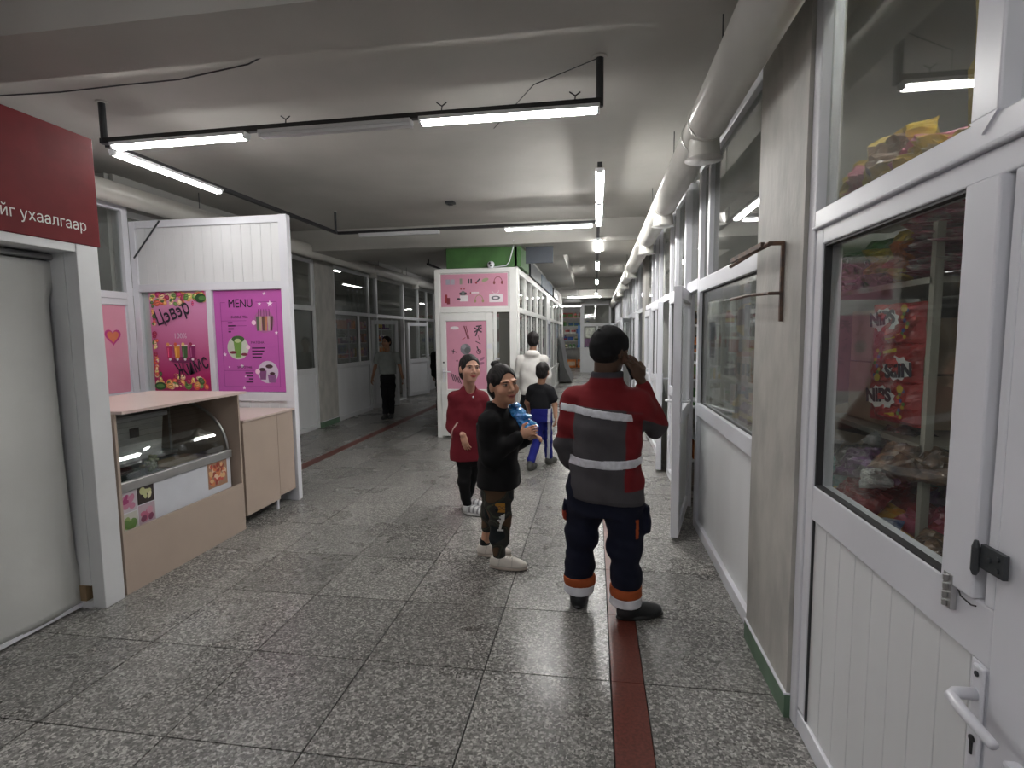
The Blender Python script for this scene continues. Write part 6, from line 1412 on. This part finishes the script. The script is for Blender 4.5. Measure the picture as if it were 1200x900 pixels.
# ---- simpler figures farther off
def figure(name_lab, loc, hc, HMt, yaw, sh, el, wr_, hip, kn, an, skin, tops, trous, shoes, tshape, h=.0065, hs=1., face=False, hoodie=False, toe=None, sleeve=1., hemz=.7, group=None, walk=None, trcol=None, longhair=False, neck=None, legr=1., tr0=None):
    r = root('person', name_lab, 'person', loc); nk = neck or (hc[0] * .6, hc[1] * .5, hc[2] - .21)
    lo = (-.42, -.36, .02); hi = (.46, .40, hc[2] + .18)
    S = SDF(lo, hi, h - .0012); head(S, hc, HMt, hs, face=True, neckbase=(nk[0], nk[1], nk[2]), rn=.048)
    S.loft([(hemz - .06, nk[0], nk[1], .09, .07), (nk[2] - .05, nk[0], nk[1], .075, .045)], yaw)
    for i in (0, 1):
        S.chain([sh[i], el[i], wr_[i]], [.038, .032, .024]); S.chain([hip[i], kn[i], an[i]], [.06, .042, .032])
        d = V3(wr_[i]) - V3(el[i]); hand(S, wr_[i], d, ((-1) ** (i + 1), .1, 0), curl=.45, side=(1, -1)[i], s=.88 * hs)
    part(S, 'body', r, SKIN, (lambda P, C: facecol(hc, HMt, hs, P, C, skin=skin)) if face else None, skin)
    S = SDF((lo[0], lo[1], hemz - .1), hi, h); S.loft([(z, nk[0] * .7 + 0, nk[1] * .7, a, b) for z, a, b in tshape], yaw, .03)
    for i in (0, 1):
        S.cap((nk[0] + (sh[i][0] - nk[0]) * .25, nk[1], nk[2] - .005), sh[i], .035, .055, .04)
        if sleeve >= 1: S.chain([sh[i], el[i], v_(el[i], wr_[i], .92)], [.062, .056, .042], .035)
        else: S.chain([sh[i], v_(sh[i], el[i], sleeve)], [.060, .060], .03)
    if hoodie: S.ell((nk[0], nk[1] - .03, nk[2] + .03), (.105, .09, .06), None, .04)
    S.folds(.0038, 24, 20, 5, 0, nk[2] - .03); S.clip((0, 0, hemz), (0, 0, -1))
    X, Y, Z = np.meshgrid(*S.ax, indexing='ij', sparse=True)
    S.F = np.maximum(S.F, -(np.sqrt((X - hc[0]) ** 2 + (Y - hc[1]) ** 2 + ((Z - hc[2] + .04 * hs) * .9) ** 2) - .068 * hs))
    part(S, tops[0], r, CLOTH, None, tops[1])
    S = SDF(lo, (hi[0], hi[1], hemz + .1), h); S.loft([(hip[0][2] - .1, nk[0], 0, .13, .10), (hemz + .05, nk[0], 0, .13, .10)], yaw, .03)
    for i in (0, 1): S.chain([v_(hip[i], kn[i], .05), v_(hip[i], kn[i], .5), kn[i], v_(kn[i], an[i], .92)], [.082 * legr, .078 * legr, .066 * legr, .056 * legr], .025)
    S.folds(.0035, 24, 30, 6, .05, hemz); part(S, trous[0], r, CLOTH, trcol, trous[1])
    for i in (0, 1):
        t = toe[i]; shoe(r, 'shoe', (an[i][0], an[i][1], 0), (an[i][0] + t[0], an[i][1] + t[1], 0), .24 * hs, .043, shoes[0], shoes[1], h, top=an[i][2] + .02)
    return r
# boy walking away
def boytr(P, C): return paint(C, ((abs(P[:, 0] - .118 - .05 * (P[:, 2] - .5)) < .017) & (P[:, 1] < .16))[:, None] * 1., (.55, .56, .62))
hcb = (.044, 0, 1.165); by = figure('boy in a black T-shirt and blue tracksuit trousers with white side stripes walking away', (-.65, 6.4, 0), hcb, rotz(-.3), -.25,
    ((-.085, .02, .945), (.125, -.01, .935)), ((-.155, .06, .78), (.19, -.02, .765)), ((-.13, .16, .64), (.205, -.10, .63)), ((-.03, 0, .66), (.07, 0, .66)), ((-.01, .0, .37), (.09, .10, .38)), ((-.09, -.19, .10), (.10, .14, .08)),
    (.30, .16, .10), ('t_shirt', (.008, .008, .010)), ('tracksuit_trousers', (.010, .014, .16)), ((.05, .05, .045), (.06, .06, .05)), [(.66, .128, .09), (.85, .125, .085), (.92, .115, .075), (.97, .08, .06), (1.01, .06, .052)],
    h=.006, hs=.92, toe=((.06, .25), (.12, .22)), sleeve=.55, hemz=.675, trcol=boytr, neck=(.022, 0, 1.0), legr=.85)
hairfield(hcb, rotz(-.3), .92, parent=by, h=.006, r=(.086, .103, .098))
# white hooded sweatshirt
hch = (.03, 0, 1.525); hd_ = figure('person in a white hooded sweatshirt and dark trousers walking away beside the kiosk', (-.9, 7.75, 0), hch, rotz(.05), .0,
    ((-.155, .0, 1.25), (.185, 0, 1.25)), ((-.22, .03, 1.0), (.24, .02, 1.0)), ((-.18, .12, .82), (.22, .1, .82)), ((-.07, 0, .78), (.09, 0, .78)), ((-.12, .06, .42), (.08, .0, .42)), ((-.17, .10, .08), (-.02, -.05, .08)),
    (.32, .18, .12), ('hooded_sweatshirt', (.56, .545, .52)), ('trousers', (.012, .012, .014)), ((.02, .02, .02), (.3, .3, .3)), [(.70, .165, .115), (.80, .18, .13), (1.05, .18, .125), (1.2, .17, .105), (1.28, .11, .08), (1.33, .07, .06)],
    h=.0075, toe=((-.03, .25), (.02, .25)), hemz=.735, hoodie=True, neck=(.018, 0, 1.30))
hairfield(hch, rotz(.05), 1., parent=hd_, h=.006, r=(.088, .105, .10))
# woman walking towards us in the left aisle
hcw = (.02, -.02, 1.49); ww = figure('woman in a grey T-shirt and black trousers walking towards us in the left aisle', (-4.0, 9.94, 0), hcw, rotz(math.pi - .25), math.pi,
    ((-.165, 0, 1.245), (.205, 0, 1.245)), ((-.235, .0, 1.0), (.275, .0, 1.0)), ((-.285, -.03, .79), (.34, -.05, .80)), ((-.06, 0, .82), (.09, 0, .82)), ((-.04, -.02, .45), (.075, .02, .45)), ((-.03, -.04, .09), (.06, .03, .09)),
    (.30, .16, .10), ('t_shirt', (.24, .26, .25)), ('trousers', (.007, .007, .009)), ((.03, .03, .03), (.05, .05, .05)), [(.82, .17, .12), (1.0, .165, .115), (1.15, .175, .115), (1.24, .15, .095), (1.30, .08, .07)],
    h=.008, face=True, toe=((.0, -.25), (.02, -.25)), sleeve=.55, hemz=.875, neck=(.025, 0, 1.29))
hairfield(hcw, rotz(math.pi - .25), 1., parent=ww, h=.007)
wt = G().ell((-3.63, 9.87, .74), (.03, .02, .045), nu=10, nv=8); tag(wt.build('paper_cup', PVC, smooth=True), 'small white crumpled paper held by the woman in the left aisle', 'paper')
# dark figure half hidden behind the kiosk corner
hcd = (.0, 0, 1.50); wk = figure('person in black clothes half hidden behind the left corner of the kiosk', (-3.02, 10.45, 0), hcd, rotz(.4), .2,
    ((-.17, .0, 1.23), (.17, 0, 1.23)), ((-.19, -.02, 1.0), (.21, .03, 1.0)), ((-.18, -.03, .80), (.2, .1, .80)), ((-.08, 0, .8), (.08, 0, .8)), ((-.08, .03, .43), (.08, -.03, .43)), ((-.08, -.03, .09), (.08, .03, .09)),
    (.30, .17, .11), ('jacket', (.008, .008, .010)), ('trousers', (.01, .01, .012)), ((.015, .015, .015), (.02, .02, .02)), [(.72, .16, .12), (1.0, .165, .12), (1.2, .16, .10), (1.29, .08, .07)],
    h=.009, toe=((-.02, .25), (.05, .25)), hemz=.74, neck=(0, 0, 1.28))
hairfield(hcd, rotz(.4), 1., parent=wk, h=.008)
# ------------------------------------------------------------------ small pieces belong to the part they sit on
SUB = {'printed_fruit': 'poster_sheet', 'printed_heart': 'poster_sheet', 'printed_drinks': 'poster_sheet', 'printed_gadgets': 'poster_sheet', 'lettering': ('poster_sheet', 'sign_box'), 'button': 'tunic', 'lens': 'camera_ball', 'tub_label': 'tub_body',
       'food_photos': 'cooler_body', 'orange_patch': 'camouflage_trousers', 'patch_lettering': 'camouflage_trousers', 'white_print': 'camouflage_trousers', 'reflective_band': 'work_jacket', 'orange_band': 'trousers', 'white_band': 'trousers',
       'hair_clip': 'hair', 'screw': 'handle_plate', 'keyhole': 'handle_plate', 'lever_handle': 'handle_plate', 'end_cap': 'lamp_body', 'bag_print': 'bag_body', 'bag_lettering': 'bag_body'}
for o in list(bpy.data.objects):
    b_ = o.name.split('.')[0]
    if b_ in SUB and o.parent is not None:
        want = SUB[b_] if isinstance(SUB[b_], tuple) else (SUB[b_],)
        for q_ in o.parent.children:
            if q_.name.split('.')[0] in want: o.parent = q_; break
for o in bpy.data.objects:
    if o.parent is not None and o.get('category') is not None: del o['category']
